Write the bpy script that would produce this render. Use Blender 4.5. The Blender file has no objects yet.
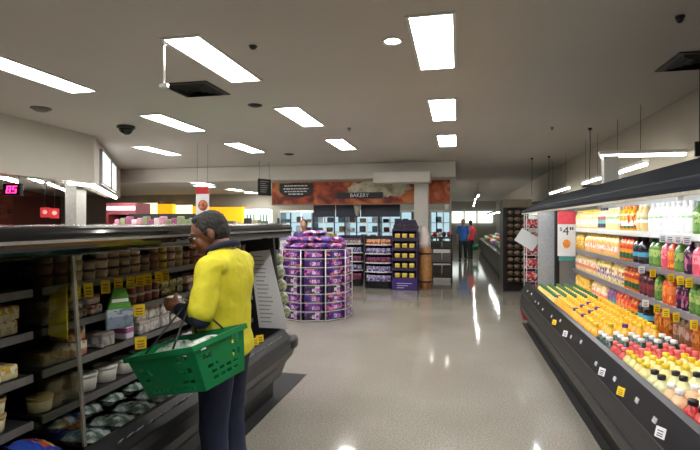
import bpy, bmesh, math, random
from mathutils import Vector, Matrix, Euler

SC = bpy.context.scene
COL = SC.collection
R = math.radians
rnd = random.Random(7)

# ------------------------------------------------------------------ camera
F_PX, YAW, EYE = 490.0, R(12.43), 1.55
cd = bpy.data.cameras.new('camera')
cd.sensor_width = 36.0
cd.lens = 36.0 * F_PX / 700.0
cd.clip_end = 200
cam = bpy.data.objects.new('camera', cd)
COL.objects.link(cam)
cam.location = (0, 0, EYE)
cam.rotation_euler = (R(90 - 0.35), 0, YAW)
SC.camera = cam
# ------------------------------------------------------------------ world, exposure
w = bpy.data.worlds.new('world')
SC.world = w
w.use_nodes = True
w.node_tree.nodes['Background'].inputs[0].default_value = (0.75, 0.8, 0.9, 1)
w.node_tree.nodes['Background'].inputs[1].default_value = 0.04
vs = SC.view_settings
vs.view_transform = 'Standard'
vs.look = 'None'
vs.gamma = 1.0
vs.use_curve_mapping = False
vs.exposure = 1.1
PANEL_E, CASE_E, BATTEN_E = 14.0, 18.0, 18.0
SC.cycles.use_denoising = True
SC.cycles.max_bounces = 7
SC.cycles.diffuse_bounces = 4
SC.cycles.sample_clamp_indirect = 6.0

CT, ST = math.cos(YAW), math.sin(YAW)


def Yat(X, px):
    """distance down the shop at which a line parallel to the aisle, X metres to its side, crosses a sight line"""
    k = (px - 458.0) / F_PX
    d = X / (CT * k)
    return (d + X * ST) / CT


def Xat(px, Y):
    k = (px - 458.0) / F_PX * CT
    return k * Y * CT / (1 + k * ST)


def at(px, py, d):
    """world point at camera depth d along a sight line"""
    u = (px - 350.0) / F_PX
    v = (225.0 - py) / F_PX
    m = cam.rotation_euler.to_matrix()
    return Vector((0, 0, EYE)) + d * (m @ Vector((u, v, -1)))


# ------------------------------------------------------------------ materials
def lin(c):
    return tuple(((x / 255.0) / 12.92 if x <= 10.3 else ((x / 255.0 + 0.055) / 1.055) ** 2.4) for x in c)


MATS = {}


def mat(name, rgb, rough=0.5, metal=0.0, var=0.12, scale=30.0, emit=0.0, spec=0.5, bump=0.0, alpha=1.0, trans=0.0, coat=0.0):
    if name in MATS:
        return MATS[name]
    m = bpy.data.materials.new(name)
    m.use_nodes = True
    nt = m.node_tree
    b = nt.nodes['Principled BSDF']
    c = lin(rgb)
    b.inputs['Roughness'].default_value = rough
    b.inputs['Metallic'].default_value = metal
    b.inputs['Specular IOR Level'].default_value = spec
    b.inputs['Coat Weight'].default_value = coat
    b.inputs['Transmission Weight'].default_value = trans
    b.inputs['Alpha'].default_value = alpha
    b.inputs['Base Color'].default_value = (*c, 1)
    if var > 0 and emit == 0:
        tc = nt.nodes.new('ShaderNodeTexCoord')
        nz = nt.nodes.new('ShaderNodeTexNoise')
        nz.inputs['Scale'].default_value = scale
        nz.inputs['Detail'].default_value = 3
        nt.links.new(tc.outputs['Object'], nz.inputs['Vector'])
        rp = nt.nodes.new('ShaderNodeValToRGB')
        rp.color_ramp.elements[0].position = 0.3
        rp.color_ramp.elements[1].position = 0.7
        rp.color_ramp.elements[0].color = (*[x * (1 - var) for x in c], 1)
        rp.color_ramp.elements[1].color = (*[min(1, x * (1 + var)) for x in c], 1)
        nt.links.new(nz.outputs['Fac'], rp.inputs['Fac'])
        nt.links.new(rp.outputs['Color'], b.inputs['Base Color'])
        if bump > 0:
            bp = nt.nodes.new('ShaderNodeBump')
            bp.inputs['Strength'].default_value = bump
            bp.inputs['Distance'].default_value = 0.01
            nt.links.new(nz.outputs['Fac'], bp.inputs['Height'])
            nt.links.new(bp.outputs['Normal'], b.inputs['Normal'])
    if emit > 0:
        b.inputs['Emission Color'].default_value = (*c, 1)
        b.inputs['Emission Strength'].default_value = emit
    MATS[name] = m
    return m


def bands(name, stops, rough=0.4, blot=None, axis='Z', scale=(6, 6, 3), thresh=0.55):
    """printed wrapper: flat bands along an axis of the part, with blotches of ink"""
    if name in MATS:
        return MATS[name]
    m = bpy.data.materials.new(name)
    m.use_nodes = True
    nt = m.node_tree
    b = nt.nodes['Principled BSDF']
    b.inputs['Roughness'].default_value = rough
    tc = nt.nodes.new('ShaderNodeTexCoord')
    sx = nt.nodes.new('ShaderNodeSeparateXYZ')
    nt.links.new(tc.outputs['Generated'], sx.inputs[0])
    rp = nt.nodes.new('ShaderNodeValToRGB')
    rp.color_ramp.interpolation = 'CONSTANT'
    el = rp.color_ramp.elements
    while len(el) < len(stops):
        el.new(0.5)
    for e, (p, c) in zip(el, stops):
        e.position = p
        e.color = (*lin(c), 1)
    nt.links.new(sx.outputs[axis], rp.inputs['Fac'])
    out = rp.outputs['Color']
    if blot:
        mp = nt.nodes.new('ShaderNodeMapping')
        mp.inputs['Scale'].default_value = scale
        nt.links.new(tc.outputs['Generated'], mp.inputs['Vector'])
        oi = nt.nodes.new('ShaderNodeObjectInfo')
        nz = nt.nodes.new('ShaderNodeTexNoise')
        nz.noise_dimensions = '4D'
        nz.inputs['Scale'].default_value = 1.0
        nz.inputs['Detail'].default_value = 1.5
        ml = nt.nodes.new('ShaderNodeMath')
        ml.operation = 'MULTIPLY'
        ml.inputs[1].default_value = 40.0
        nt.links.new(oi.outputs['Random'], ml.inputs[0])
        nt.links.new(ml.outputs[0], nz.inputs['W'])
        nt.links.new(mp.outputs['Vector'], nz.inputs['Vector'])
        gt = nt.nodes.new('ShaderNodeMath')
        gt.operation = 'GREATER_THAN'
        gt.inputs[1].default_value = thresh
        nt.links.new(nz.outputs['Fac'], gt.inputs[0])
        mx = nt.nodes.new('ShaderNodeMixRGB')
        nt.links.new(gt.outputs[0], mx.inputs['Fac'])
        nt.links.new(out, mx.inputs['Color1'])
        mx.inputs['Color2'].default_value = (*lin(blot), 1)
        out = mx.outputs['Color']
    nt.links.new(out, b.inputs['Base Color'])
    MATS[name] = m
    return m


def ramp_noise(name, cols, scale, detail=4, rough=0.6, coord='Object', const=False, dist=0.0):
    if name in MATS:
        return MATS[name]
    m = bpy.data.materials.new(name)
    m.use_nodes = True
    nt = m.node_tree
    b = nt.nodes['Principled BSDF']
    b.inputs['Roughness'].default_value = rough
    tc = nt.nodes.new('ShaderNodeTexCoord')
    nz = nt.nodes.new('ShaderNodeTexNoise')
    nz.inputs['Scale'].default_value = scale
    nz.inputs['Detail'].default_value = detail
    nz.inputs['Distortion'].default_value = dist
    nt.links.new(tc.outputs[coord], nz.inputs['Vector'])
    rp = nt.nodes.new('ShaderNodeValToRGB')
    if const:
        rp.color_ramp.interpolation = 'CONSTANT'
    el = rp.color_ramp.elements
    while len(el) < len(cols):
        el.new(0.5)
    for i, (e, c) in enumerate(zip(el, cols)):
        e.position = 0.3 + 0.4 * i / (len(cols) - 1 + (1 if const else 0))
        e.color = (*lin(c), 1)
    nt.links.new(nz.outputs['Fac'], rp.inputs['Fac'])
    nt.links.new(rp.outputs['Color'], b.inputs['Base Color'])
    MATS[name] = m
    return m


# ------------------------------------------------------------------ mesh builder
class MB:
    def __init__(s):
        s.v, s.f, s.m, s.sm = [], [], [], []

    def add(s, vs_, fs_, mi=0, smooth=False, M=None):
        o = len(s.v)
        for p in vs_:
            p = Vector(p)
            s.v.append(M @ p if M is not None else p)
        for f in fs_:
            s.f.append([i + o for i in f])
            s.m.append(mi)
            s.sm.append(smooth)
        return s

    def bm(s, b, mi=0, smooth=False, M=None):
        b.verts.index_update()
        s.add([v.co.copy() for v in b.verts], [[v.index for v in f.verts] for f in b.faces], mi, smooth, M)
        b.free()
        return s

    def box(s, x0, x1, y0, y1, z0, z1, mi=0, bev=0.0, M=None, seg=2):
        b = bmesh.new()
        bmesh.ops.create_cube(b, size=1.0)
        for v in b.verts:
            v.co = Vector(((x0 + x1) / 2 + v.co.x * (x1 - x0), (y0 + y1) / 2 + v.co.y * (y1 - y0), (z0 + z1) / 2 + v.co.z * (z1 - z0)))
        if bev > 0:
            bmesh.ops.bevel(b, geom=list(b.edges), offset=bev, segments=seg, affect='EDGES', profile=0.6)
        return s.bm(b, mi, False, M)

    def lathe(s, prof, n=14, c=(0, 0, 0), mi=0, smooth=True, M=None):
        vs_, fs_ = [], []
        for r, z in prof:
            for i in range(n):
                a = 2 * math.pi * i / n
                vs_.append((c[0] + r * math.cos(a), c[1] + r * math.sin(a), c[2] + z))
        for k in range(len(prof) - 1):
            for i in range(n):
                j = (i + 1) % n
                fs_.append([k * n + i, k * n + j, (k + 1) * n + j, (k + 1) * n + i])
        fs_.append(list(range(n))[::-1])
        fs_.append([(len(prof) - 1) * n + i for i in range(n)])
        return s.add(vs_, fs_, mi, smooth, M)

    def cone(s, p0, p1, r0, r1=None, n=12, mi=0, smooth=True, ends=True):
        r1 = r0 if r1 is None else r1
        p0, p1 = Vector(p0), Vector(p1)
        d = (p1 - p0).normalized()
        q = d.to_track_quat('Z', 'Y').to_matrix()
        vs_, fs_ = [], []
        for p, r in ((p0, r0), (p1, r1)):
            for i in range(n):
                a = 2 * math.pi * i / n
                vs_.append(p + q @ Vector((r * math.cos(a), r * math.sin(a), 0)))
        for i in range(n):
            j = (i + 1) % n
            fs_.append([i, j, n + j, n + i])
        if ends:
            fs_.append(list(range(n))[::-1])
            fs_.append(list(range(n, 2 * n)))
        return s.add(vs_, fs_, mi, smooth)

    def tube(s, pts, r, n=8, closed=False, mi=0):
        pts = [Vector(p) for p in pts]
        N = len(pts)
        rs = r if isinstance(r, (list, tuple)) else [r] * N
        vs_, fs_ = [], []
        up = Vector((0, 0, 1))
        for k, p in enumerate(pts):
            a = pts[(k - 1) % N] if (closed or k > 0) else p
            b_ = pts[(k + 1) % N] if (closed or k < N - 1) else p
            t = (b_ - a).normalized()
            u = t.cross(up)
            if u.length < 0.05:
                u = t.cross(Vector((1, 0, 0)))
            u.normalize()
            v_ = u.cross(t)
            for i in range(n):
                an = 2 * math.pi * i / n
                vs_.append(p + rs[k] * (math.cos(an) * u + math.sin(an) * v_))
        for k in range(N if closed else N - 1):
            k2 = (k + 1) % N
            for i in range(n):
                j = (i + 1) % n
                fs_.append([k * n + i, k * n + j, k2 * n + j, k2 * n + i])
        if not closed:
            fs_.append(list(range(n))[::-1])
            fs_.append([(N - 1) * n + i for i in range(n)])
        return s.add(vs_, fs_, mi, True)

    def prism(s, poly, a0, a1, axis='y', mi=0, smooth=False):
        n = len(poly)
        vs_ = []
        for a in (a0, a1):
            for p, q in poly:
                vs_.append({'y': (p, a, q), 'x': (a, p, q), 'z': (p, q, a)}[axis])
        fs_ = [[i, (i + 1) % n, n + (i + 1) % n, n + i] for i in range(n)]
        fs_ += [list(range(n))[::-1], list(range(n, 2 * n))]
        return s.add(vs_, fs_, mi, smooth)

    def ell(s, c, r, n=16, m=10, M=None, mi=0):
        """ellipsoid"""
        c = Vector(c)
        r = Vector((r, r, r)) if isinstance(r, (int, float)) else Vector(r)
        vs_, fs_ = [], []
        for k in range(1, m):
            t = math.pi * k / m
            for i in range(n):
                a = 2 * math.pi * i / n
                p = Vector((r.x * math.sin(t) * math.cos(a), r.y * math.sin(t) * math.sin(a), r.z * math.cos(t)))
                vs_.append(c + (M @ p if M is not None else p))
        for p in (Vector((0, 0, r.z)), Vector((0, 0, -r.z))):
            vs_.append(c + (M @ p if M is not None else p))
        T = (m - 1) * n
        for k in range(m - 2):
            for i in range(n):
                j = (i + 1) % n
                fs_.append([k * n + i, (k + 1) * n + i, (k + 1) * n + j, k * n + j])
        for i in range(n):
            j = (i + 1) % n
            fs_.append([T, i, j])
            fs_.append([T + 1, (m - 2) * n + j, (m - 2) * n + i])
        return s.add(vs_, fs_, mi, True)

    def capsule(s, p0, p1, r0, r1=None, n=12):
        r1 = r0 if r1 is None else r1
        s.cone(p0, p1, r0, r1, n)
        s.ell(p0, r0, n, 8)
        s.ell(p1, r1, n, 8)
        return s

    def chain(s, pts, rs, n=10):
        for a, b_, ra, rb in zip(pts, pts[1:], rs, rs[1:]):
            s.capsule(a, b_, ra, rb, n)
        return s

    def loft(s, rings, n=24):
        """rings: (centre, half width x, half depth y[, tilt about x])"""
        vs_, fs_ = [], []
        for rg in rings:
            c, rx, ry = Vector(rg[0]), rg[1], rg[2]
            M = Matrix.Rotation(rg[3], 3, 'X') if len(rg) > 3 else Matrix.Identity(3)
            for i in range(n):
                a = 2 * math.pi * i / n
                e = 0.85
                ca, sa = math.cos(a), math.sin(a)
                vs_.append(c + M @ Vector((rx * math.copysign(abs(ca) ** e, ca), ry * math.copysign(abs(sa) ** e, sa), 0)))
        for k in range(len(rings) - 1):
            for i in range(n):
                j = (i + 1) % n
                fs_.append([k * n + i, k * n + j, (k + 1) * n + j, (k + 1) * n + i])
        fs_.append(list(range(n))[::-1])
        fs_.append([(len(rings) - 1) * n + i for i in range(n)])
        return s.add(vs_, fs_, 0, True)

    def mesh(s, name, mats):
        me = bpy.data.meshes.new(name)
        me.from_pydata(s.v, [], s.f)
        mats = mats if isinstance(mats, (list, tuple)) else [mats]
        for m in mats:
            me.materials.append(m)
        me.polygons.foreach_set('material_index', s.m)
        me.polygons.foreach_set('use_smooth', s.sm)
        b = bmesh.new()
        b.from_mesh(me)
        bmesh.ops.recalc_face_normals(b, faces=b.faces)
        b.to_mesh(me)
        b.free()
        me.update()
        return me

    def build(s, name, mats, parent=None, loc=None, rot=None):
        return ob(name, s.mesh(name, mats), parent, loc, rot)


def ob(name, me, parent=None, loc=None, rot=None):
    o = bpy.data.objects.new(name, me)
    COL.objects.link(o)
    if parent is not None:
        o.parent = parent
    if loc is not None:
        o.location = loc
    if rot is not None:
        o.rotation_euler = rot if isinstance(rot, (tuple, Euler)) else (0, 0, rot)
    return o


def tag(o, label, cat, group=None, kind=None):
    n = len(label.replace('-', 'x').split())
    if not 4 <= n <= 16:
        print('LABELWORDS', n, label)
    o['label'] = label
    o['category'] = cat
    if group:
        o['group'] = group
    if kind:
        o['kind'] = kind
    return o


def thing(name, label, cat, loc=(0, 0, 0), rot=0, group=None):
    o = bpy.data.objects.new(name, None)
    COL.objects.link(o)
    o.location = loc
    o.rotation_euler = rot if isinstance(rot, tuple) else (0, 0, rot)
    return tag(o, label, cat, group)


def struct(name, mb, m, parent=None):
    o = mb.build(name, m, parent)
    if parent is None:
        o['kind'] = 'structure'
    return o


def text(body, name, m, size, parent, loc, rot, extrude=0.002, align='CENTER', bold=0.0):
    cu = bpy.data.curves.new(name, 'FONT')
    cu.body = body
    cu.size = size
    cu.extrude = extrude
    cu.offset = bold
    cu.align_x = align
    cu.align_y = 'CENTER'
    cu.materials.append(m)
    tmp = bpy.data.objects.new(name, cu)
    COL.objects.link(tmp)
    bpy.context.view_layer.update()
    me = bpy.data.meshes.new_from_object(tmp.evaluated_get(bpy.context.evaluated_depsgraph_get()))
    me.name = name
    bpy.data.objects.remove(tmp)
    bpy.data.curves.remove(cu)
    return ob(name, me, parent, loc, rot)


ONES = 'zeroth first second third fourth fifth sixth seventh eighth ninth tenth eleventh twelfth thirteenth fourteenth fifteenth sixteenth seventeenth eighteenth nineteenth'.split()
TENS = {20: 'twent', 30: 'thirt', 40: 'fort', 50: 'fift', 60: 'sixt', 70: 'sevent', 80: 'eight', 90: 'ninet'}


def nth(n):
    if n < 20:
        return ONES[n]
    t, u = n // 10 * 10, n % 10
    return TENS[t] + ('ieth' if u == 0 else 'y-' + ONES[u])


# ------------------------------------------------------------------ common materials
M_black = mat('black_plastic', (20, 20, 22), 0.35, var=0.1)
M_gloss = mat('black_gloss_rail', (13, 14, 17), 0.12, var=0.05, coat=0.3)
M_dark = mat('dark_grey_steel', (42, 43, 46), 0.4, 0.3)
M_steel = mat('brushed_steel', (160, 162, 165), 0.35, 0.8)
M_white = mat('white_paint', (225, 224, 220), 0.45, var=0.04)
M_shelf = mat('shelf_edge_white', (215, 215, 212), 0.4, var=0.05)
M_yellow = mat('yellow_card', (235, 200, 20), 0.6, var=0.06)
M_paper = mat('white_paper', (228, 230, 234), 0.7, var=0.03)
M_ink = mat('grey_ink', (70, 72, 78), 0.7, var=0.0)
M_inkred = mat('red_ink', (200, 40, 50), 0.6, var=0.05)
M_panel = mat('light_panel_glow', (255, 253, 248), 0.5, emit=PANEL_E)
M_batten = mat('batten_tube_glow', (255, 252, 245), 0.5, emit=BATTEN_E)
M_wallbat = mat('wall_tube_glow', (255, 252, 240), 0.5, emit=5.0)
M_casel = mat('case_tube_glow', (250, 252, 255), 0.5, emit=CASE_E)
M_down = mat('downlight_glow', (255, 247, 230), 0.5, emit=22.0)

# ================================================================== THE SETTING
CEIL = 3.0
m_floor = bpy.data.materials.new('polished_speckled_floor')
m_floor.use_nodes = True
nt = m_floor.node_tree
b = nt.nodes['Principled BSDF']
tc = nt.nodes.new('ShaderNodeTexCoord')
n1 = nt.nodes.new('ShaderNodeTexNoise'); n1.inputs['Scale'].default_value = 75; n1.inputs['Detail'].default_value = 6
n2 = nt.nodes.new('ShaderNodeTexNoise'); n2.inputs['Scale'].default_value = 1.1; n2.inputs['Detail'].default_value = 4
r1 = nt.nodes.new('ShaderNodeValToRGB')
r1.color_ramp.elements[0].position = 0.36; r1.color_ramp.elements[0].color = (*lin((133, 128, 119)), 1)
r1.color_ramp.elements[1].position = 0.62; r1.color_ramp.elements[1].color = (*lin((162, 156, 147)), 1)
r2 = nt.nodes.new('ShaderNodeValToRGB')
r2.color_ramp.elements[0].position = 0.3; r2.color_ramp.elements[0].color = (0.84, 0.83, 0.81, 1)
r2.color_ramp.elements[1].position = 0.7; r2.color_ramp.elements[1].color = (1, 1, 1, 1)
mx = nt.nodes.new('ShaderNodeMixRGB'); mx.blend_type = 'MULTIPLY'; mx.inputs[0].default_value = 1
bk = nt.nodes.new('ShaderNodeTexBrick')
bk.inputs['Scale'].default_value = 1.0
bk.offset = 0.0
bk.inputs['Brick Width'].default_value = 0.6; bk.inputs['Row Height'].default_value = 0.6
bk.inputs['Mortar Size'].default_value = 0.0025
bk.inputs['Color1'].default_value = (1, 1, 1, 1); bk.inputs['Color2'].default_value = (0.985, 0.985, 0.98, 1); bk.inputs['Mortar'].default_value = (0.94, 0.935, 0.93, 1)
mx2 = nt.nodes.new('ShaderNodeMixRGB'); mx2.blend_type = 'MULTIPLY'; mx2.inputs[0].default_value = 1
for a, c in ((n1, r1), (n2, r2)):
    nt.links.new(tc.outputs['Object'], a.inputs['Vector'])
    nt.links.new(a.outputs['Fac'], c.inputs['Fac'])
nt.links.new(tc.outputs['Object'], bk.inputs['Vector'])
nt.links.new(r1.outputs['Color'], mx.inputs[1]); nt.links.new(r2.outputs['Color'], mx.inputs[2])
nt.links.new(mx.outputs['Color'], mx2.inputs[1]); nt.links.new(bk.outputs['Color'], mx2.inputs[2])
nt.links.new(mx2.outputs['Color'], b.inputs['Base Color'])
mr = nt.nodes.new('ShaderNodeMapRange')
mr.inputs['To Min'].default_value = 0.06; mr.inputs['To Max'].default_value = 0.10
nt.links.new(n2.outputs['Fac'], mr.inputs['Value'])
nt.links.new(mr.outputs['Result'], b.inputs['Roughness'])
n3 = nt.nodes.new('ShaderNodeTexNoise'); n3.inputs['Scale'].default_value = 9
nt.links.new(tc.outputs['Object'], n3.inputs['Vector'])
fb = nt.nodes.new('ShaderNodeBump'); fb.inputs['Strength'].default_value = 0.05; fb.inputs['Distance'].default_value = 0.01
nt.links.new(n3.outputs['Fac'], fb.inputs['Height']); nt.links.new(fb.outputs['Normal'], b.inputs['Normal'])

m_ceil = mat('ceiling_paint', (202, 196, 189), 0.8, var=0.03, scale=0.6)
m_wall = mat('beige_wall_paint', (186, 179, 164), 0.8, var=0.03, scale=2)
m_soffit = mat('soffit_paint', (206, 202, 194), 0.8, var=0.03, scale=2)
m_bulk = mat('bulkhead_paint', (200, 194, 184), 0.75, var=0.03, scale=2)

struct('floor', MB().box(-17, 3.0, -4, 36, -0.1, 0), m_floor)
struct('ceiling', MB().box(-17, 3.0, -4, 36, CEIL, CEIL + 0.1), m_ceil)
struct('wall_right', MB().box(2.55, 2.7, -4, 36, 0, CEIL), m_wall)
struct('wall_behind', MB().box(-17, 2.55, -4.1, -4.0, 0, CEIL), m_wall)
struct('wall_far', MB().box(-0.6, 2.55, 35, 35.1, 0, CEIL), m_soffit)
struct('wall_back', MB().box(-17, -0.45, 17.5, 17.65, 0, CEIL), m_wall)
struct('wall_passage', MB().box(-0.6, -0.45, 17.65, 35, 0, CEIL), m_wall)
struct('ceiling_lower', MB().box(-17, -0.06, 11.85, 17.5, 2.62, 2.99), m_soffit)
struct('trim_1', MB().box(-1.95, -0.62, 11.35, 11.85, 2.47, 2.72, bev=0.01), m_soffit)
m_redtile = bpy.data.materials.new('dark_red_tiles')
m_redtile.use_nodes = True
nt = m_redtile.node_tree
bk = nt.nodes.new('ShaderNodeTexBrick')
bk.inputs['Scale'].default_value = 1; bk.inputs['Brick Width'].default_value = 0.3; bk.inputs['Row Height'].default_value = 0.15
bk.inputs['Mortar Size'].default_value = 0.008
bk.inputs['Color1'].default_value = (*lin((118, 46, 38)), 1); bk.inputs['Color2'].default_value = (*lin((98, 38, 34)), 1); bk.inputs['Mortar'].default_value = (*lin((80, 50, 45)), 1)
tcg = nt.nodes.new('ShaderNodeTexCoord')
mpg = nt.nodes.new('ShaderNodeMapping'); mpg.inputs['Rotation'].default_value = (R(90), 0, 0)
nt.links.new(tcg.outputs['Object'], mpg.inputs['Vector']); nt.links.new(mpg.outputs['Vector'], bk.inputs['Vector'])
nt.links.new(bk.outputs['Color'], nt.nodes['Principled BSDF'].inputs['Base Color'])
nt.nodes['Principled BSDF'].inputs['Roughness'].default_value = 0.25
struct('wall_left', MB().prism([(-8.6, -4), (-8.6, 3.0), (-13.5, 12.6), (-16.3, 17.5), (-16.5, 17.5), (-13.7, 12.6), (-8.8, 3.0), (-8.8, -4)], 0, 2.6, 'z'), m_redtile)
# deli bulkhead: long front face and an angled return
struct('wall_bulkhead', MB().prism([(-5.72, -3.9), (-6.0, 7.15), (-9.1, 11.85), (-9.4, 11.7), (-6.3, 7.0), (-6.02, -3.9)], 2.2, CEIL, 'z'), m_bulk)
struct('ceiling_deli', MB().prism([(-6.05, -3.9), (-6.33, 7.0), (-9.45, 11.7), (-13.0, 11.8), (-8.58, 3.0), (-8.55, -3.9)], 2.5, 2.6, 'z'), m_soffit)
struct('column_1', MB().box(-8.05, -7.77, 8.75, 9.03, 0, 2.5, bev=0.01), mat('grey_column_paint', (150, 150, 146), 0.6))
px0, px1 = Xat(414.5, 12.0), Xat(428.5, 12.0)
struct('column_2', MB().box(px0, px1, 11.87, 12.2, 0, 2.62, bev=0.01), m_soffit)

# ------------------------------------------------------------------ ceiling lights
def ceiling_light(x, y, z, label, w_=0.3, l_=1.2):
    t = thing('ceiling_light', label, 'light', (x, y, z), 0, 'ceiling light panels')
    f = MB()
    for a0, a1, b0, b1 in ((-w_ / 2 - .025, -w_ / 2, -l_ / 2 - .025, l_ / 2 + .025), (w_ / 2, w_ / 2 + .025, -l_ / 2 - .025, l_ / 2 + .025),
                           (-w_ / 2, w_ / 2, -l_ / 2 - .025, -l_ / 2), (-w_ / 2, w_ / 2, l_ / 2, l_ / 2 + .025)):
        f.box(a0, a1, b0, b1, -0.015, 0)
    f.build('frame', M_white, t)
    MB().box(-w_ / 2, w_ / 2, -l_ / 2, l_ / 2, -0.008, 0).build('diffuser', M_panel, t)
    return t


rows = [(-0.19, 'row above the aisle'), (-2.12, 'row over the wire bin'), (-4.05, 'row left of the wire bin'), (-5.6, 'row by the deli bulkhead')]
for x, rw in rows:
    for k, y in enumerate((-0.85, 1.62, 4.07, 6.47, 8.9)):
        if x == -5.6:
            if k < 4:
                continue
            x = -5.95
        where = ['behind the viewer', 'just overhead', 'nearest in view', 'middle one in view', 'farthest before the soffit'][k]
        ceiling_light(x, y, CEIL, 'white ceiling light panel, %s, %s' % (rw, where), 0.3, 1.2)
for k, (x, y) in enumerate(((-6.9, 12.35), (-7.35, 13.3), (-7.2, 15.0), (-7.3, 16.6))):
    ceiling_light(x, y, 2.62, 'white light panel in the lowered ceiling at back, %s from the front' % nth(k + 1), 0.3, 0.8)
for k, (x, y) in enumerate(((-3.3, 14.2), (-4.8, 14.2))):
    ceiling_light(x, y, 2.62, 'light panel over the bakery counter, %s' % ('centre one', 'one nearest the deli', 'one nearest the column')[k], 0.3, 1.2)


def downlight(x, y, z, label, r=0.06):
    t = thing('downlight', label, 'light', (x, y, z), 0, 'round downlights')
    pr = [(r, 0), (r + .025, 0), (r + .025, -.012), (r, -.006)]
    f = MB()
    n = 20
    vs_ = [(rr * math.cos(2 * math.pi * i / n), rr * math.sin(2 * math.pi * i / n), zz) for rr, zz in pr for i in range(n)]
    f.add(vs_, [[k * n + i, k * n + (i + 1) % n, ((k + 1) % 4) * n + (i + 1) % n, ((k + 1) % 4) * n + i] for k in range(4) for i in range(n)], 0, True)
    f.build('ring', M_white, t)
    MB().lathe([(r, 0), (r, -.005)], 20).build('lamp', M_down, t)


p = at(392.5, 41, 3.92)
downlight(p.x, p.y, CEIL, 'small round bright downlight beside the nearest aisle light panel')
for k, (px, py) in enumerate(((441, 176), (432, 187), (447, 186), (450, 193))):
    d = F_PX * (2.62 - EYE) / (222 - py)
    p = at(px, py, d)
    if p.y > 11.9 and k < 3:
        downlight(min(p.x, -0.2), p.y, 2.62, 'small round downlight in the lowered ceiling by the column, %s from front' % nth(k + 1), 0.05)

downlight(-0.44, 12.72, 2.62, 'small round downlight in the lowered ceiling just aisle-ward of the column', .05)
downlight(-1.85, 13.1, 2.62, 'small round downlight in the lowered ceiling between column and bakery boards', .06)
# round and square ceiling fittings
def disc_fitting(name, label, cat, px, py, r, h, m, m2=None):
    d = F_PX * (CEIL - EYE) / (222 - py)
    p = at(px, py, d)
    t = thing(name, label, cat, (p.x, p.y, CEIL))
    MB().lathe([(r, 0), (r, -h * .3), (r * .85, -h * .35)], 20).build('base_ring', m, t)
    MB().lathe([(r * .82, -h * .3), (r * .75, -h * .6), (r * .5, -h * .9), (r * .2, -h)], 20).build('dome', m2 or m, t)


disc_fitting('smoke_detector', 'round grey detector disc on the ceiling above the deli bulkhead', 'detector', 41, 108, 0.12, 0.05, mat('grey_fitting', (120, 116, 110), .6))
disc_fitting('security_camera', 'black dome security camera on the ceiling near the deli bulkhead', 'camera', 126, 126, 0.13, 0.13, M_black, mat('smoked_dome', (12, 12, 14), .08))
disc_fitting('ceiling_speaker', 'small dark ceiling fitting near the nearest row of panels', 'speaker', 253, 46, 0.035, 0.03, M_dark)
disc_fitting('ceiling_speaker', 'round black ceiling disc between the two middle light rows', 'speaker', 255, 105, 0.09, 0.03, M_black)
disc_fitting('ceiling_speaker', 'round black ceiling disc farther back by the soffit', 'speaker', 289, 154, 0.11, 0.03, M_black)
disc_fitting('sprinkler', 'tiny sprinkler head on ceiling above the wire bin', 'sprinkler', 349, 128, 0.03, 0.05, M_steel)
disc_fitting('sprinkler', 'tiny sprinkler head on ceiling over the produce side', 'sprinkler', 552, 127, 0.03, 0.05, M_steel)
disc_fitting('sprinkler', 'dark sprinkler head on ceiling nearest the dark vent', 'sprinkler', 680, 16, 0.03, 0.05, M_dark)


def vent(label, x, y, s):
    t = thing('ceiling_vent', label, 'vent', (x, y, CEIL))
    MB().box(-s, s, -s, s, -0.012, 0).build('frame', mat('vent_dark', (48, 44, 42), .6), t)
    sl = MB()
    for k in range(1, 5):
        q = s * k / 5
        for a in range(4):
            M = Matrix.Rotation(a * math.pi / 2, 4, 'Z')
            sl.add([(-q, -q, -.012), (q, -q, -.012), (q * .93, -q * .93, -.03), (-q * .93, -q * .93, -.03)], [[0, 1, 2, 3]], 0, False, M)
    sl.build('louvre', mat('vent_louvre', (38, 35, 34), .5), t)


p = at(196, 89, F_PX * 1.45 / 133)
vent('dark square ceiling vent beside the white hanging pole', p.x, p.y, 0.27)
p = at(700, 60, F_PX * 1.45 / 162)
vent('dark square ceiling vent above the juice case canopy', p.x, p.y, 0.27)
# hanging white pole
p = at(164, 42, F_PX * 1.45 / 180)
t = thing('hanging_pole', 'thin white pole hanging from the ceiling, clamp at its foot', 'pole', (p.x, p.y, CEIL))
MB().cone((0, 0, -0.34), (0, 0, 0), 0.009).build('rod', M_white, t)
MB().box(-.035, .035, -.02, .02, -0.37, -0.335, bev=.006).build('clamp', M_white, t)
MB().lathe([(.03, 0), (.03, -.015), (.012, -.03)], 14).build('ceiling_cup', M_white, t)

# ------------------------------------------------------------------ light battens on the right wall
def batten(name, label, p0, p1, group='tube light battens', m=None, stem=None):
    p0, p1 = Vector(p0), Vector(p1)
    c = (p0 + p1) / 2
    t = thing(name, label, 'light', c, math.atan2((p1 - p0).y, (p1 - p0).x), group)
    L = (p1 - p0).length / 2
    MB().box(-L, L, -.035, .035, .02, .06, bev=.006).build('housing', M_white, t)
    MB().cone((-L, 0, 0), (L, 0, 0), .02).build('tube', m or M_batten, t)
    if stem:
        for q in (-L * .7, L * .7):
            MB().cone((q, 0, .055), (q, 0, stem - c.z), .003, n=6).build('hanger', M_dark, t)
    return t


for k, (a, e) in enumerate(((613, 646), (583, 600), (550, 569))):
    batten('tube_light', 'white tube light along the wall above the juice case, %s from near end' % nth(k + 1), (2.2, Yat(2.2, e), 2.24), (2.2, Yat(2.2, a), 2.24), m=M_wallbat, stem=CEIL)
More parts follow.
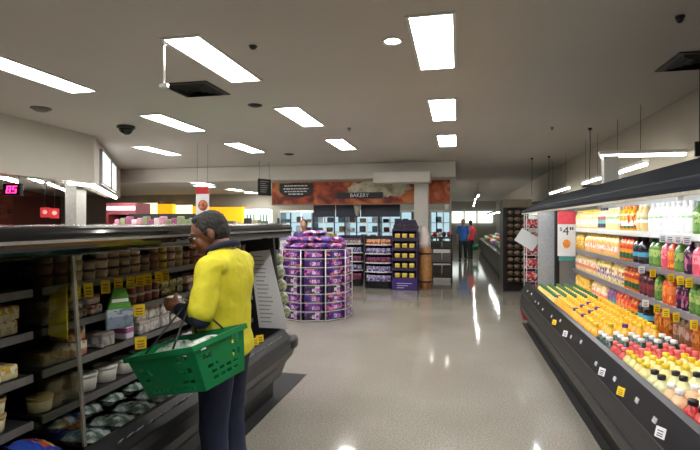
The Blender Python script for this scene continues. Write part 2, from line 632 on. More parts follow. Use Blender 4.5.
# crosswise tube standing on a post on the case roof
t = thing('tube_light', 'white crosswise tube light on a short post above the juice case', 'light', (1.72, 6.2, 1.93))
MB().box(-.08, .08, -.06, .06, 0, .38, bev=.008).build('post', M_white, t)
MB().box(-.12, 1.0 - .2, -.045, .045, .40, .44, bev=.006).build('housing', M_white, t)
MB().cone((-.1, 0, .385), (.78, 0, .385), .02).build('tube', M_wallbat, t)
for k, (x, y) in enumerate(((.72, 18.6), (.72, 21.4), (.8, 25.0), (.9, 29.5))):
    batten('tube_light', 'hanging tube light along the produce aisle, %s from the near end' % nth(k + 1), (x, y - .6, 2.5), (x, y + .6, 2.5), 'produce aisle lights', stem=CEIL)
# cables
for k, (px, py, bot, lb) in enumerate(((590, 128, 185, 'tall black cable hanging from the ceiling over the juice case'), (549, 156, 190, 'thin black cable hanging over the far end of the juice case'), (532, 158, 196, 'thin dark cable hanging just beyond the juice case end'))):
    d = F_PX * 1.45 / (222 - py)
    p = at(px, py, d)
    q = at(px, bot, d)
    t = thing('hanging_cable', lb, 'cable', (p.x, p.y, CEIL))
    MB().lathe([(.03, 0), (.03, -.02), (.01, -.04)], 12).build('ceiling_hook', M_black, t)
    L = CEIL - q.z
    MB().tube([(0, 0, -.03), (.006, .004, -L * .4), (-.005, 0, -L * .75), (0, 0, -L)], .006, 6).build('cord', M_black, t)
    if k == 0:
        MB().box(-.11, .11, -.04, .04, -L - .04, -L, bev=.01).build('end_bar', M_dark, t)
p = at(697, 149, 4.6)
t = thing('hanging_sign', 'small dark hanging sign at the near end above the juice case', 'sign', (p.x + .14, p.y, p.z))
MB().box(-.16, .16, -.012, .012, -.07, .07, bev=.004).build('panel', M_black, t)
MB().box(-.1, .1, -.016, -.012, -.015, .015).build('lettering', M_white, t)
for q in (-.12, .12):
    MB().cone((q, 0, .07), (q, 0, CEIL - p.z), .004, n=6).build('wire', M_dark, t)
#PART2
# ================================================================== JUICE CASE (right of the aisle)
RY0, RY1 = 0.7, 7.75
m_canopy = mat('canopy_blue_black', (22, 30, 40), 0.5, var=0.04, spec=.18)
m_caseb = mat('case_charcoal', (38, 38, 40), 0.42, var=0.1, scale=8)
m_inner = mat('case_inner_white', (190, 192, 192), 0.5, var=0.03)
rc = thing('refrigerated_case', 'long tall black open chiller full of juice along the right wall', 'chiller', (0, 0, 0))
MB().box(1.02, 1.98, RY0, RY1, 0.0, 0.16).build('kickplate', M_black, rc)
MB().prism([(1.02, .15), (.965, .17), (.925, .26), (.915, .36), (.93, .43), (.945, .485), (1.045, .485), (1.05, .44), (1.95, .44), (1.95, .15)], RY0, RY1, 'y').build('body', m_caseb, rc)
lip = MB().prism([(.932, .487), (.93, .50), (.992, .655), (1.03, .665), (1.045, .65), (1.045, .487)], RY0, RY1 - .03, 'y').build('price_lip', mat('lip_black', (24, 24, 27), .3), rc)
MB().box(.905, .93, RY0, RY1, .30, .34, bev=.006).build('bumper_strip', M_dark, rc)
MB().box(1.045, 1.96, RY0, RY1, .44, .48).build('deck', M_dark, rc)
MB().box(1.975, 2.03, RY0, RY1, .16, 1.92).build('back_panel', m_inner, rc)
MB().prism([(.93, 1.675), (.925, 1.70), (1.28, 1.90), (2.05, 1.93), (2.05, 1.89), (1.29, 1.86), (1.02, 1.76), (.96, 1.69)], RY0, RY1 - .05, 'y').build('canopy', m_canopy, rc)
MB().box(.928, .945, RY0, RY1 - .05, 1.662, 1.678).build('canopy_edge', mat('edge_beige', (190, 182, 165), .4), rc)
MB().prism([(1.03, 1.755), (1.30, 1.853), (1.97, 1.88), (1.97, 1.86), (1.3, 1.835), (1.04, 1.74)], RY0 + .01, RY1 - .06, 'y').build('canopy_lining', m_inner, rc)
tl = MB()
for k in range(5):
    y0 = RY0 + .1 + k * 1.38
    tl.cone((1.12, y0, 1.752), (1.12, y0 + 1.25, 1.752), .016)
tl.build('tube', M_casel, rc)
MB().prism([(1.16, .48), (1.16, 1.74), (1.3, 1.83), (1.97, 1.85), (1.97, .48)], RY1 - .05, RY1 - .02, 'y').build('end_panel', mat('end_panel_grey', (160, 162, 164), .35, .1), rc)
MB().box(1.37, 1.43, RY1 - .2, RY1 - .14, .48, 1.83).build('post', M_black, rc)
SH = {'top shelf': 1.46, 'second shelf': 1.17, 'third shelf': .895, 'bottom shelf': .62}
for nm, z in SH.items():
    sh = MB().box(1.6, 1.975, RY0 + .05, RY1 - .25, z - .018, z).build('shelf', m_inner, rc)
    MB().prism([(1.585, z - .04), (1.598, z - .04), (1.60, z + .008), (1.587, z + .008)], RY0 + .05, RY1 - .25, 'y').build('ticket_rail', M_shelf if nm in ('top shelf',) else mat('rail_grey_purple', (120, 114, 124), .4), sh)
for px in (639.0, 577.5):
    y = Yat(1.62, px)
    MB().box(1.93, 1.972, y - .015, y + .015, .48, 1.85).build('upright', M_white, rc)
for k in range(15):   # paper price tickets in the lip
    y = 1.9 + k * .39 + rnd.uniform(-.14, .14)
    z = rnd.uniform(.55, .6)
    x = .93 + (z - .5) / .155 * .062 - .004
    M = Matrix.Translation((x, y, z)) @ Matrix.Rotation(R(21.8), 4, 'Y')
    MB().box(-.002, .002, -.022, .022, -.014, .014, M=M).build('price_ticket', mat('ticket_grey', (170, 172, 176), .6), lip)

BOT = {}


def bottle(kind):
    if kind in BOT:
        return BOT[kind]
    nm, r, h, body, cap, label, shape = KIND[kind]
    n = 14
    if shape == 'jug':
        pr = [(r * .9, 0), (r, .01), (r, h * .62), (r * .9, h * .72), (r * .45, h * .86), (r * .4, h * .9)]
        l0, l1, ct = h * .14, h * .52, r * .46
    elif shape == 'carton':
        pr = None
    else:
        pr = [(r * .9, 0), (r, .008), (r, h * .32), (r * .94, h * .36), (r, h * .42), (r, h * .66), (r * .82, h * .76), (r * .42, h * .87), (r * .4, h * .9)]
        l0, l1, ct = h * .1, h * .62, r * .45
    mbs = {}
    if pr:
        mbs['b'] = MB().lathe(pr, n)
        mbs['c'] = MB().lathe([(ct, h * .885), (ct * 1.05, h * .9), (ct * 1.05, h * .985), (ct * .9, h)], n)
        q = r * 1.015
        lb_ = MB()
        vs_ = [(q * math.cos(2 * math.pi * i / n), q * math.sin(2 * math.pi * i / n), z) for z in (l0, l1) for i in range(n)]
        lb_.add(vs_, [[i, (i + 1) % n, n + (i + 1) % n, n + i] for i in range(n)], 0, True)
        mbs['l'] = lb_
    else:
        mbs['b'] = MB().box(-r, r, -r, r, 0, h * .8, bev=.003).prism([(-r, h * .8), (r, h * .8), (.004, h * .98), (-.004, h * .98)], -r, r, 'x')
        mbs['c'] = MB().lathe([(.014, h * .86), (.016, h * .93)], 10, (r * .5, 0, 0))
        mbs['l'] = MB().box(-r * 1.01, r * 1.01, -r * 1.01, r * 1.01, h * .1, h * .7)
    BOT[kind] = (mbs['b'].mesh(nm, body), mbs['c'].mesh('cap', cap), mbs['l'].mesh('label_wrap', label))
    return BOT[kind]


def juice(nm, rgb):
    return mat(nm, rgb, 0.18, var=0.05, coat=0.3, scale=15)


C_yel = mat('cap_yellow', (236, 196, 40), .35, var=0)
C_pal = mat('cap_pale', (235, 225, 190), .35, var=0)
C_grn = mat('cap_green', (52, 112, 62), .35, var=0)
C_blk = mat('cap_black', (28, 26, 30), .35, var=0)
C_wht = mat('cap_white', (236, 236, 234), .35, var=0)
C_red = mat('cap_red', (200, 50, 40), .35, var=0)
C_pur = mat('cap_purple', (90, 50, 110), .35, var=0)
C_org = mat('cap_orange', (232, 130, 30), .35, var=0)
KIND = {
    'cream': ('juice_bottle', .048, .245, juice('pale_lemon_juice', (242, 226, 150)), C_yel, bands('lab_cream', [(0, (245, 240, 214)), (.3, (250, 250, 244)), (.8, (240, 214, 120))], blot=(246, 200, 130)), 'bottle'),
    'darklabel': ('juice_bottle', .048, .25, juice('pale_pear_juice', (240, 232, 190)), C_blk, bands('lab_dark', [(0, (70, 60, 80)), (.35, (120, 190, 180)), (.65, (190, 110, 100))]), 'bottle'),
    'pale': ('juice_bottle', .05, .245, juice('pale_apple_juice', (238, 230, 170)), C_pal, bands('lab_pale', [(0, (225, 225, 160)), (.4, (246, 246, 236)), (.75, (170, 200, 130))]), 'bottle'),
    'orange': ('juice_bottle', .05, .25, juice('bright_orange_juice', (248, 176, 30)), C_org, bands('lab_orange', [(0, (60, 110, 50)), (.2, (250, 250, 240)), (.6, (240, 180, 40))], blot=(210, 60, 30), scale=(5, 5, 2)), 'bottle'),
    'jugcream': ('juice_bottle', .05, .25, juice('cream_juice', (240, 212, 150)), C_pal, bands('lab_jug', [(0, (240, 200, 130)), (.5, (250, 250, 246)), (.8, (180, 190, 150))]), 'jug'),
    'milk': ('milk_bottle', .047, .25, mat('milk_white', (240, 241, 240), .25, var=.02), C_wht, bands('lab_milk', [(0, (246, 246, 246)), (.72, (170, 205, 150)), (.86, (244, 244, 244))], blot=(236, 215, 225), scale=(4, 4, 2)), 'bottle'),
    'green': ('juice_bottle', .047, .235, juice('green_smoothie', (96, 138, 58)), C_grn, bands('lab_green', [(0, (110, 150, 70)), (.5, (170, 195, 110))], blot=(80, 120, 60)), 'bottle'),
    'peachlab': ('juice_bottle', .048, .235, juice('peach_juice', (246, 204, 110)), C_yel, bands('lab_peach', [(0, (246, 190, 120)), (.35, (250, 240, 226)), (.75, (246, 200, 110))], blot=(238, 150, 130)), 'bottle'),
    'redgreen': ('juice_bottle', .045, .235, juice('orange_red_juice', (226, 110, 30)), C_red, bands('lab_redgreen', [(0, (40, 90, 50)), (.45, (236, 150, 40)), (.75, (200, 60, 40))]), 'bottle'),
    'bluedisc': ('juice_bottle', .06, .24, juice('black_berry_juice', (28, 26, 34)), C_blk, bands('lab_bluedisc', [(0, (60, 40, 40)), (.3, (86, 170, 205)), (.75, (30, 30, 40))]), 'jug'),
    'pink': ('juice_bottle', .045, .235, juice('pink_smoothie', (224, 110, 130)), C_wht, bands('lab_pink', [(0, (220, 90, 110)), (.5, (240, 160, 170))], blot=(230, 70, 90)), 'bottle'),
    'redor': ('juice_bottle', .045, .235, juice('red_orange_smoothie', (232, 92, 40)), C_org, bands('lab_redor', [(0, (232, 86, 40)), (.5, (240, 130, 60))], blot=(250, 180, 80)), 'bottle'),
    'purple': ('juice_bottle', .045, .235, juice('dark_purple_juice', (66, 26, 58)), C_blk, bands('lab_purple', [(0, (60, 24, 54)), (.4, (150, 40, 96)), (.7, (60, 24, 54))], blot=(190, 120, 150)), 'bottle'),
    'creampurple': ('juice_bottle', .048, .23, juice('cream_mango_juice', (244, 218, 140)), C_pal, bands('lab_creampurple', [(0, (246, 226, 170)), (.3, (190, 160, 190)), (.55, (246, 230, 180))], blot=(120, 90, 150), scale=(5, 5, 3)), 'bottle'),
    'creamblue': ('juice_bottle', .048, .23, juice('cream_pineapple_juice', (244, 222, 150)), C_pal, bands('lab_creamblue', [(0, (240, 226, 180)), (.3, (150, 180, 205)), (.55, (246, 236, 200))], blot=(200, 110, 90), scale=(5, 5, 3)), 'bottle'),
    'maroon': ('juice_bottle', .05, .23, juice('maroon_juice', (96, 34, 40)), C_blk, bands('lab_maroon', [(0, (110, 40, 50)), (.4, (140, 60, 70)), (.75, (60, 30, 40))]), 'bottle'),
    'bigyellow': ('juice_bottle', .055, .235, juice('yellow_juice', (240, 192, 70)), C_yel, bands('lab_bigyellow', [(0, (240, 196, 80)), (.4, (246, 214, 120))], blot=(232, 150, 40)), 'jug'),
    'creamred': ('juice_bottle', .048, .235, juice('cream_guava_juice', (246, 220, 160)), C_pal, bands('lab_creamred', [(0, (246, 220, 160)), (.3, (238, 130, 110)), (.6, (250, 240, 214))], blot=(236, 160, 130)), 'bottle'),
    'teal': ('juice_bottle', .046, .235, juice('purple_teal_juice', (140, 90, 140)), C_pur, bands('lab_teal', [(0, (96, 170, 176)), (.5, (140, 80, 140))], blot=(70, 150, 160)), 'bottle'),
    'redteal': ('juice_bottle', .046, .235, juice('red_teal_juice', (226, 90, 60)), C_red, bands('lab_redteal', [(0, (120, 170, 130)), (.4, (232, 110, 60)), (.75, (216, 60, 50))], blot=(240, 170, 110)), 'bottle'),
    'amber': ('juice_bottle', .046, .24, juice('amber_juice', (186, 92, 24)), C_blk, bands('lab_amber', [(0, (180, 90, 26)), (.45, (206, 130, 50))], blot=(120, 60, 26)), 'bottle'),
    'brown': ('juice_bottle', .046, .24, juice('brown_tea', (120, 84, 56)), C_blk, bands('lab_brown', [(0, (110, 80, 60)), (.4, (170, 150, 130))], blot=(150, 60, 40)), 'bottle'),
    # deck kinds
    'd_green': ('juice_bottle', .05, .235, juice('deck_yellow_juice', (246, 208, 110)), C_grn, bands('lab_dgreen', [(0, (246, 212, 120)), (.4, (248, 226, 150))], blot=(250, 240, 200)), 'jug'),
    'd_orange': ('juice_bottle', .049, .25, juice('deck_orange_juice', (247, 178, 52)), C_yel, bands('lab_dorange', [(0, (246, 180, 60)), (.4, (248, 200, 100))], blot=(250, 226, 170)), 'bottle'),
    'd_orangep': ('juice_bottle', .049, .25, juice('deck_orange_juice', (247, 178, 52)), C_pur, bands('lab_dorange', [(0, (246, 180, 60))]), 'bottle'),
    'd_dark': ('juice_bottle', .049, .215, juice('deck_dark_green', (28, 62, 48)), C_wht, bands('lab_ddark', [(0, (30, 70, 56)), (.35, (90, 180, 176)), (.75, (28, 56, 46))]), 'jug'),
    'd_red': ('juice_bottle', .044, .22, juice('deck_red_pink', (206, 66, 66)), mat('cap_pink', (226, 110, 110), .35, var=0), bands('lab_dred', [(0, (190, 50, 56)), (.4, (240, 190, 180)), (.7, (206, 70, 66))]), 'bottle'),
    'd_lemon': ('juice_bottle', .046, .225, juice('deck_lemon', (232, 220, 150)), C_yel, bands('lab_dlemon', [(0, (230, 216, 140)), (.4, (244, 240, 206))], blot=(206, 190, 90)), 'bottle'),
    'd_black': ('juice_bottle', .046, .225, juice('deck_cloudy', (226, 224, 172)), C_blk, bands('lab_dblack', [(0, (222, 222, 170)), (.4, (240, 240, 214))], blot=(150, 170, 90)), 'bottle'),
    'd_peach': ('juice_bottle', .046, .22, juice('deck_peach', (238, 196, 150)), C_wht, bands('lab_dpeach', [(0, (236, 190, 140)), (.4, (246, 232, 214))], blot=(236, 160, 120)), 'bottle'),
    'd_redb': ('juice_bottle', .05, .22, juice('deck_red', (190, 40, 40)), C_blk, bands('lab_dredb', [(0, (180, 36, 40)), (.4, (226, 120, 110)), (.7, (180, 36, 40))], blot=(240, 220, 210)), 'bottle'),
}
DESC = {
    'cream': 'pale lemon bottle with yellow cap', 'darklabel': 'pale bottle with dark banded label', 'pale': 'pale apple bottle with white label',
    'orange': 'bright orange juice bottle', 'jugcream': 'cream coloured juice jug', 'milk': 'white bottle with pale label', 'green': 'green smoothie bottle',
    'peachlab': 'peach bottle with yellow cap', 'redgreen': 'orange bottle with red cap', 'bluedisc': 'black jug with blue band', 'pink': 'pink smoothie bottle',
    'redor': 'red-orange smoothie bottle', 'purple': 'dark purple bottle', 'creampurple': 'cream bottle with purple printed label', 'creamblue': 'cream bottle with blue printed label',
    'maroon': 'maroon juice bottle', 'bigyellow': 'wide yellow juice jug', 'creamred': 'cream bottle with red label band', 'teal': 'purple and teal labelled bottle',
    'redteal': 'red and green labelled bottle', 'amber': 'amber juice bottle', 'brown': 'brown drink bottle',
    'd_green': 'green-capped yellow juice jug', 'd_orange': 'yellow-capped orange juice bottle', 'd_orangep': 'purple-capped orange juice bottle', 'd_dark': 'dark green jug with teal band',
    'd_red': 'pink-capped red bottle', 'd_lemon': 'yellow-capped lemon bottle', 'd_black': 'black-capped cloudy bottle', 'd_peach': 'white-capped peach bottle', 'd_redb': 'black-capped red juice bottle'}


def put_bottle(kind, x, y, z, label, group):
    bm_, cm_, lm_ = bottle(kind)
    o = ob(KIND[kind][0], bm_, None, (x, y, z), rnd.uniform(-.5, .5))
    tag(o, label, 'bottle', group)
    ob('cap', cm_, o)
    ob('label_wrap', lm_, o)
    return o


LAYOUT = {
    'top shelf': [(574, 601, 'cream'), (601, 609, 'darklabel'), (609, 623, 'pale'), (623, 638, 'orange'), (640, 652, 'jugcream'), (652.5, 697, 'milk'), (697.5, 785, 'green')],
    'second shelf': [(574, 585, 'bigyellow'), (588, 623, 'peachlab'), (623, 637, 'redgreen'), (638, 652, 'bluedisc'), (653, 665, 'green'), (665, 672, 'pink'), (672, 679, 'redor'), (679, 688, 'green2'), (688, 697, 'purple'), (697, 785, 'pink2')],
    'third shelf': [(574, 600, 'creamred'), (600, 615, 'creampurple'), (615, 628, 'creamblue'), (628, 642, 'redgreen'), (643, 659, 'maroon'), (659, 667, 'green'), (667, 680, 'redor'), (680, 694, 'purple'), (694, 785, 'green2')],
    'bottom shelf': [(573, 593, 'bigyellow'), (595, 611, 'creamred'), (611, 620, 'teal'), (620, 634, 'redteal'), (634, 641, 'redgreen'), (642, 658, 'bluedisc'), (659, 678, 'amber'), (678, 697, 'brown'), (697, 785, 'amber2')]}
for shelf, segs in LAYOUT.items():
    z = SH[shelf]
    last = 7.46
    for a, e, kind in segs:
        second = kind.endswith('2')
        kind = kind.rstrip('2')
        r = KIND[kind][1]
        X = 1.612 + r
        y, yend = min(last, Yat(X, a)), Yat(X, e)
        n = max(1, int((y - yend + .01) / (2 * r + .005)))
        last = y - n * (2 * r + .005)
        for k in range(n):
            put_bottle(kind, X + rnd.uniform(0, .006), y - r - k * (2 * r + .005), z + .001,
                       '%s%s, %s from far end, juice case %s' % ('nearer ' if second else '', DESC[kind], nth(k + 1), shelf), '%ss on the %s' % (DESC[kind], shelf))
# the sloping well at the front, five files deep
DECK = [(539, 556, 'd_green'), (556, 597, 'd_orange'), (597.5, 611, 'd_dark'), (611.5, 624, 'd_red'), (624.5, 648, 'd_lemon'), (648.5, 664, 'd_black'), (664.5, 684, 'd_peach'), (684.5, 760, 'd_redb')]
for a, e, kind in DECK:
    r = KIND[kind][1]
    for j in range(5):
        X = 1.10 + j * .107
        y, yend = min(7.64, Yat(1.08, a)), Yat(1.08, e)
        n = max(1, int((y - yend + .01) / (2 * r + .004)))
        for k in range(n):
            kd = kind
            if kind == 'd_orange' and (k * 7 + j * 3) % 11 in (0, 1) and j < 3:
                kd = 'd_orangep'
            put_bottle(kd, X, y - r - k * (2 * r + .004), .481,
                       '%s, %s from far end, %s file back, juice case well' % (DESC[kd], nth(k + 1), nth(j + 1)), '%ss in the juice case well' % DESC[kd])

TAGN = {}


def flag(name, label, x, y, z, w_, h_, rot, m, group, tilt=0):
    t = MB().box(-w_ / 2, w_ / 2, -.0015, .0015, -h_, 0)
    for q in (.3, .55, .75):
        t.box(-w_ * .3, w_ * .3, -.0022, -.0014, -h_ * (q + .1), -h_ * q, 1)
    o = t.build(name, [m, mat('tag_ink', (150, 110, 20), .6, var=0) if m is M_yellow else M_ink], None, (x, y, z), (tilt, 0, rot))
    tag(o, label, 'price tag', group)
    return o


for shelf, pxs in (('second shelf', (653, 671, 680, 689)), ('third shelf', (657, 666, 676, 694)), ('bottom shelf', (692,))):
    for k, px in enumerate(pxs):
        y = Yat(1.55, px)
        flag('price_tag', 'yellow price tag sticking out of the juice case %s, %s from far end' % (shelf, nth(k + 1)), 1.552, y, SH[shelf] - .005, .045, .065, R(rnd.uniform(-18, 10)), M_yellow, 'yellow price tags on the juice shelves', R(rnd.uniform(-8, 8)))
for k, (shelf, px) in enumerate((('top shelf', 662), ('top shelf', 669), ('top shelf', 677), ('top shelf', 686), ('second shelf', 641), ('third shelf', 645), ('bottom shelf', 648))):
    y = Yat(1.55, px)
    flag('price_tag', 'white price tag on the juice case %s, %s white one in order' % (shelf, nth(k + 1)), 1.556, y, SH[shelf] - .005, .05, .06, R(rnd.uniform(-18, 10)), M_paper, 'white price tags on the juice shelves')
for k, (px, m, c) in enumerate(((555, M_yellow, 'yellow'), (566, M_paper, 'white'), (603, M_paper, 'white'), (622, M_yellow, 'yellow'), (662, M_paper, 'white'))):
    y = Yat(.92, px)
    flag('price_tag', '%s price card hanging off the juice case front lip, %s from far end' % (c, nth(k + 1)), .922, y, .60, .05, .05, R(-60), m, 'price cards on the front lip', R(-18))
# poster at the far end of the shelves
t = thing('price_poster', 'tall white price poster with red header at the far end of the juice shelves', 'poster', (1.462, 7.24, 1.08))
MB().box(-.115, .115, -.004, .004, 0, .62).build('sheet', M_paper, t)
MB().box(-.115, .115, -.007, -.004, .44, .62).build('header', mat('poster_red', (214, 70, 84), .6), t)
text('4', 'numeral', M_ink, .17, t, (-.01, -.008, .34), (R(90), 0, 0))
text('$', 'currency_mark', M_ink, .07, t, (-.075, -.008, .37), (R(90), 0, 0))
for k in range(2):
    MB().box(.04 + .028 * k, .06 + .028 * k, -.007, -.004, .36, .4).build('small_digit', M_ink, t)
MB().ell((0, -.006, .17), (.05, .004, .06)).build('fruit_picture', mat('fruit_orange', (236, 150, 60), .6), t)
for q in (-.1, .1):
    MB().cone((q, 0, .62), (q, 0, .75), .003, n=6).build('hanger', M_steel, t)
o = MB().box(-.1, .1, -.003, .003, 0, .06).build('shelf_card', mat('card_teal', (70, 150, 150), .6), None, (1.462, 7.235, 1.012))
tag(o, 'teal card strip right below the tall price poster', 'card')
MB().cone((0, 0, .06), (0, 0, .072), .004, n=6).build('clip', M_steel, o)

# ================================================================== LOW CHILLER (left of the aisle)
LY0, LY1, GP = 0.2, 4.15, 1.77
lc = thing('refrigerated_case', 'low black open chiller of dips and cheese where the man shops', 'chiller', (0, 0, 0))
MB().box(-2.3, -1.6, LY0, LY1 - .06, 0, .16).build('kickplate', M_black, lc)
bp = [(-1.6, .14), (-1.55, .18), (-1.5, .3), (-1.44, .37), (-1.42, .43), (-1.42, .49), (-1.44, .53), (-1.53, .53), (-1.54, .46), (-2.25, .46), (-2.25, .14)]
MB().prism(bp, LY0, LY1, 'y').build('body', mat('bumper_black', (30, 30, 33), .38, var=.1, scale=9), lc)
llip = MB().prism([(-1.44, .532), (-1.50, .60), (-1.53, .60), (-1.535, .532)], LY0, LY1 - .05, 'y').build('price_lip', M_dark, lc)
nose = MB().loft([((-1.455, LY1 - .01, .44), .055, .1), ((-1.455, LY1 - .01, .455), .06, .11), ((-1.455, LY1 - .01, .5), .06, .11), ((-1.455, LY1 - .01, .53), .045, .09)], 20)
nose.build('bumper_end', MATS['bumper_black'], lc)
MB().box(-2.22, -1.535, LY0, LY1 - .02, .46, .50).build('deck', M_dark, lc)
MB().box(-2.28, -2.22, LY0, LY1, .14, 1.5).build('back_panel', mat('back_dark', (40, 40, 42), .5), lc)
rail = [(-1.5 + .045 * math.cos(a), 1.475 + .06 * math.sin(a)) for a in [R(-90 + 15 * k) for k in range(13)]]
MB().prism([(-1.56, 1.415)] + rail + [(-1.56, 1.535)], LY0, LY1 + .02, 'y', smooth=False).build('front_rail', M_gloss, lc)
MB().box(-1.458, -1.452, LY0, LY1, 1.472, 1.484).build('rail_trim', M_steel, lc)
MB().box(-2.28, -1.555, LY0, LY1 + .02, 1.485, 1.535, bev=.006).build('top', M_gloss, lc)
MB().prism([(-2.22, .5), (-1.53, .5), (-1.53, .605), (-1.60, 1.41), (-2.22, 1.485)], LY1 - .06, LY1 - .02, 'y').build('end_panel', mat('end_dark', (46, 46, 50), .4), lc)
# glass divider with its bright edge
m_glass = bpy.data.materials.new('dark_divider_glass')
m_glass.use_nodes = True
nt = m_glass.node_tree
nt.nodes.remove(nt.nodes['Principled BSDF'])
tr = nt.nodes.new('ShaderNodeBsdfTransparent'); tr.inputs[0].default_value = (.72, .73, .67, 1)
gl = nt.nodes.new('ShaderNodeBsdfGlossy'); gl.inputs['Roughness'].default_value = .04; gl.inputs[0].default_value = (.8, .8, .8, 1)
ms = nt.nodes.new('ShaderNodeMixShader'); ms.inputs[0].default_value = .12
nt.links.new(tr.outputs[0], ms.inputs[1]); nt.links.new(gl.outputs[0], ms.inputs[2])
nt.links.new(ms.outputs[0], nt.nodes['Material Output'].inputs['Surface'])
gd = MB().prism([(-2.215, .503), (-1.545, .503), (-1.545, .60), (-1.60, 1.41), (-2.215, 1.48)], GP, GP + .008, 'y').build('glass_divider', m_glass, lc)
MB().prism([(-1.542, .603), (-1.534, .603), (-1.589, 1.41), (-1.60, 1.41)], GP - .004, GP + .012, 'y').build('edge_strip', mat('aluminium_edge', (128, 124, 114), .45, .3), gd)
LS = {'upper shelf': 1.26, 'second shelf': 1.08, 'third shelf': .895, 'lowest shelf': .695}
SX = -1.78
for nm, z in LS.items():
    for y0, y1 in ((LY0 + .03, GP - .02), (GP + .03, LY1 - .1)):
        sh = MB().box(-2.21, SX, y0, y1, z - .015, z).build('shelf', M_dark, lc)
        MB().box(SX, SX + .008, y0, y1, z - .03, z + .004).build('ticket_rail', mat('rail_dim', (104, 102, 100), .5), sh)
for k in range(30):
    y = 1.9 + k * .072
    if y < 3.95:
        M = Matrix.Translation((-1.467, y, .572)) @ Matrix.Rotation(R(-48.6), 4, 'Y')
        MB().box(-.014, .014, -.01 - .01 * (k % 3), .016, -.001, .002, M=M).build('price_ticket', MATS['ticket_grey'], llip)

# ---- the goods in it
def shared(d, key, fn):
    if key not in d:
        d[key] = fn()
    return d[key]


LM = {}


def tub(kind):
    r, h, body, lid = TUB[kind]
    def mk():
        b = MB().lathe([(r * .82, 0), (r * .85, .003), (r * .96, h * .8)], 16).mesh('dip_tub', body)
        l = MB().lathe([(r * .97, h * .78), (r, h * .8), (r, h * .97), (r * .93, h), (r * .9, h * .97)], 16).mesh('lid', lid)
        return b, l
    return shared(LM, kind, mk)


lidc = [mat('lid_maroon', (104, 42, 40), .4), mat('lid_olive', (150, 136, 84), .4), mat('lid_brown', (62, 40, 34), .4), mat('lid_cream', (120, 66, 56), .4)]
TUB = {'maroon': (.043, .05, mat('tub_brown', (132, 92, 76), .35), lidc[0]), 'olive': (.043, .05, mat('tub_beige', (176, 160, 128), .35), lidc[1]),
       'brown': (.043, .05, mat('tub_rust', (158, 134, 116), .35), lidc[2]), 'cream': (.043, .05, mat('tub_pinkish', (186, 160, 146), .35), lidc[3]),
       'white': (.062, .085, mat('tub_white', (170, 168, 160), .35), mat('lid_white', (182, 180, 174), .35)),
       'tan': (.055, .068, mat('tub_ivory', (196, 186, 150), .35), mat('lid_tan', (186, 158, 104), .4)),
       'jar': (.03, .055, mat('jar_pink', (150, 90, 96), .3), mat('lid_jar_white', (214, 212, 212), .35)),
       'yellow': (.043, .05, mat('tub_yellow', (200, 170, 50), .35), lidc[2])}


def put_tub(kind, x, y, z, label, group):
    b, l = tub(kind)
    o = ob('dip_tub', b, None, (x, y, z), rnd.uniform(0, 3))
    tag(o, label, 'tub', group)
    ob('lid', l, o)


seq = ['maroon', 'maroon', 'olive', 'brown', 'cream', 'brown', 'brown', 'cream', 'brown', 'maroon', 'yellow', 'cream', 'olive', 'brown', 'maroon', 'cream', 'olive', 'brown', 'maroon', 'yellow', 'brown', 'cream', 'olive', 'brown', 'maroon']
z = LS['upper shelf'] + .001
LIDN = {'maroon': 'maroon', 'olive': 'olive', 'brown': 'dark brown', 'cream': 'rust brown', 'yellow': 'dark brown'}
for k in range(25):
    y = 1.86 + k * .0895
    if y > 4.0:
        break
    for j in range(3 if k % 5 != 3 else 2):
        put_tub(seq[k], SX - .05, y, z + j * .051, '%s-lidded dip tub, %s of its stack, %s stack past the glass divider' % (LIDN[seq[k]], ('bottom', 'middle', 'top')[j], nth(k + 1)), 'dip tubs on the upper shelf')
    if k < 23:
        for j in range(2):
            put_tub(seq[(k * 3 + 1) % 25], SX - .15, y + .03, z + j * .051, 'back row %s-lidded dip tub, %s of stack, %s stack past the glass' % (LIDN[seq[(k * 3 + 1) % 25]], ('bottom', 'upper')[j], nth(k + 1)), 'dip tubs in the back row')
for k, px in enumerate((74.7, 87, 104.5, 117.5, 129.7, 139, 146.8, 157.3, 164.6)):
    y = Yat(SX + .03, px)
    flag('price_tag', 'yellow price tag under the dip tubs, %s from the glass divider' % nth(k + 1), SX + .034, y, LS['upper shelf'] - .006, .042, .066, R(48 + rnd.uniform(-12, 12)), M_yellow, 'yellow tags on the upper shelf', R(-10))
for k, (px, sh) in enumerate(((137, 'second shelf'), (138.5, 'third shelf'), (124, 'second shelf'))):
    y = Yat(SX + .03, px)
    flag('price_tag', 'single yellow price tag, low chiller %s, %s' % (sh, ('beside the green pack', 'above the green basket', 'in front of the green pack')[k]), SX + .042, y, LS[sh] + (.01 if k < 2 else .02), .06, .066, R(40), M_yellow, 'yellow tags on the lower shelves', R(-8))


def pillow(w_, d_, h_, n=6):
    """a filled bag lying flat: bulged top and bottom, thin crimped edges"""
    vs_, fs_ = [], []
    for sgn in (1, -1):
        for i in range(n + 1):
            for j in range(n + 1):
                u, v = i / n * 2 - 1, j / n * 2 - 1
                b_ = ((1 - u ** 4) * (1 - v ** 4)) ** .6
                vs_.append((u * w_ / 2, v * d_ / 2, sgn * (h_ / 2) * b_ + .004 * math.sin(9 * u + 5 * v) * b_))
    N = (n + 1) ** 2
    for s_ in range(2):
        for i in range(n):
            for j in range(n):
                q = [s_ * N + i * (n + 1) + j, s_ * N + (i + 1) * (n + 1) + j, s_ * N + (i + 1) * (n + 1) + j + 1, s_ * N + i * (n + 1) + j + 1]
                fs_.append(q if s_ == 0 else q[::-1])
    return MB().add(vs_, fs_, 0, True)


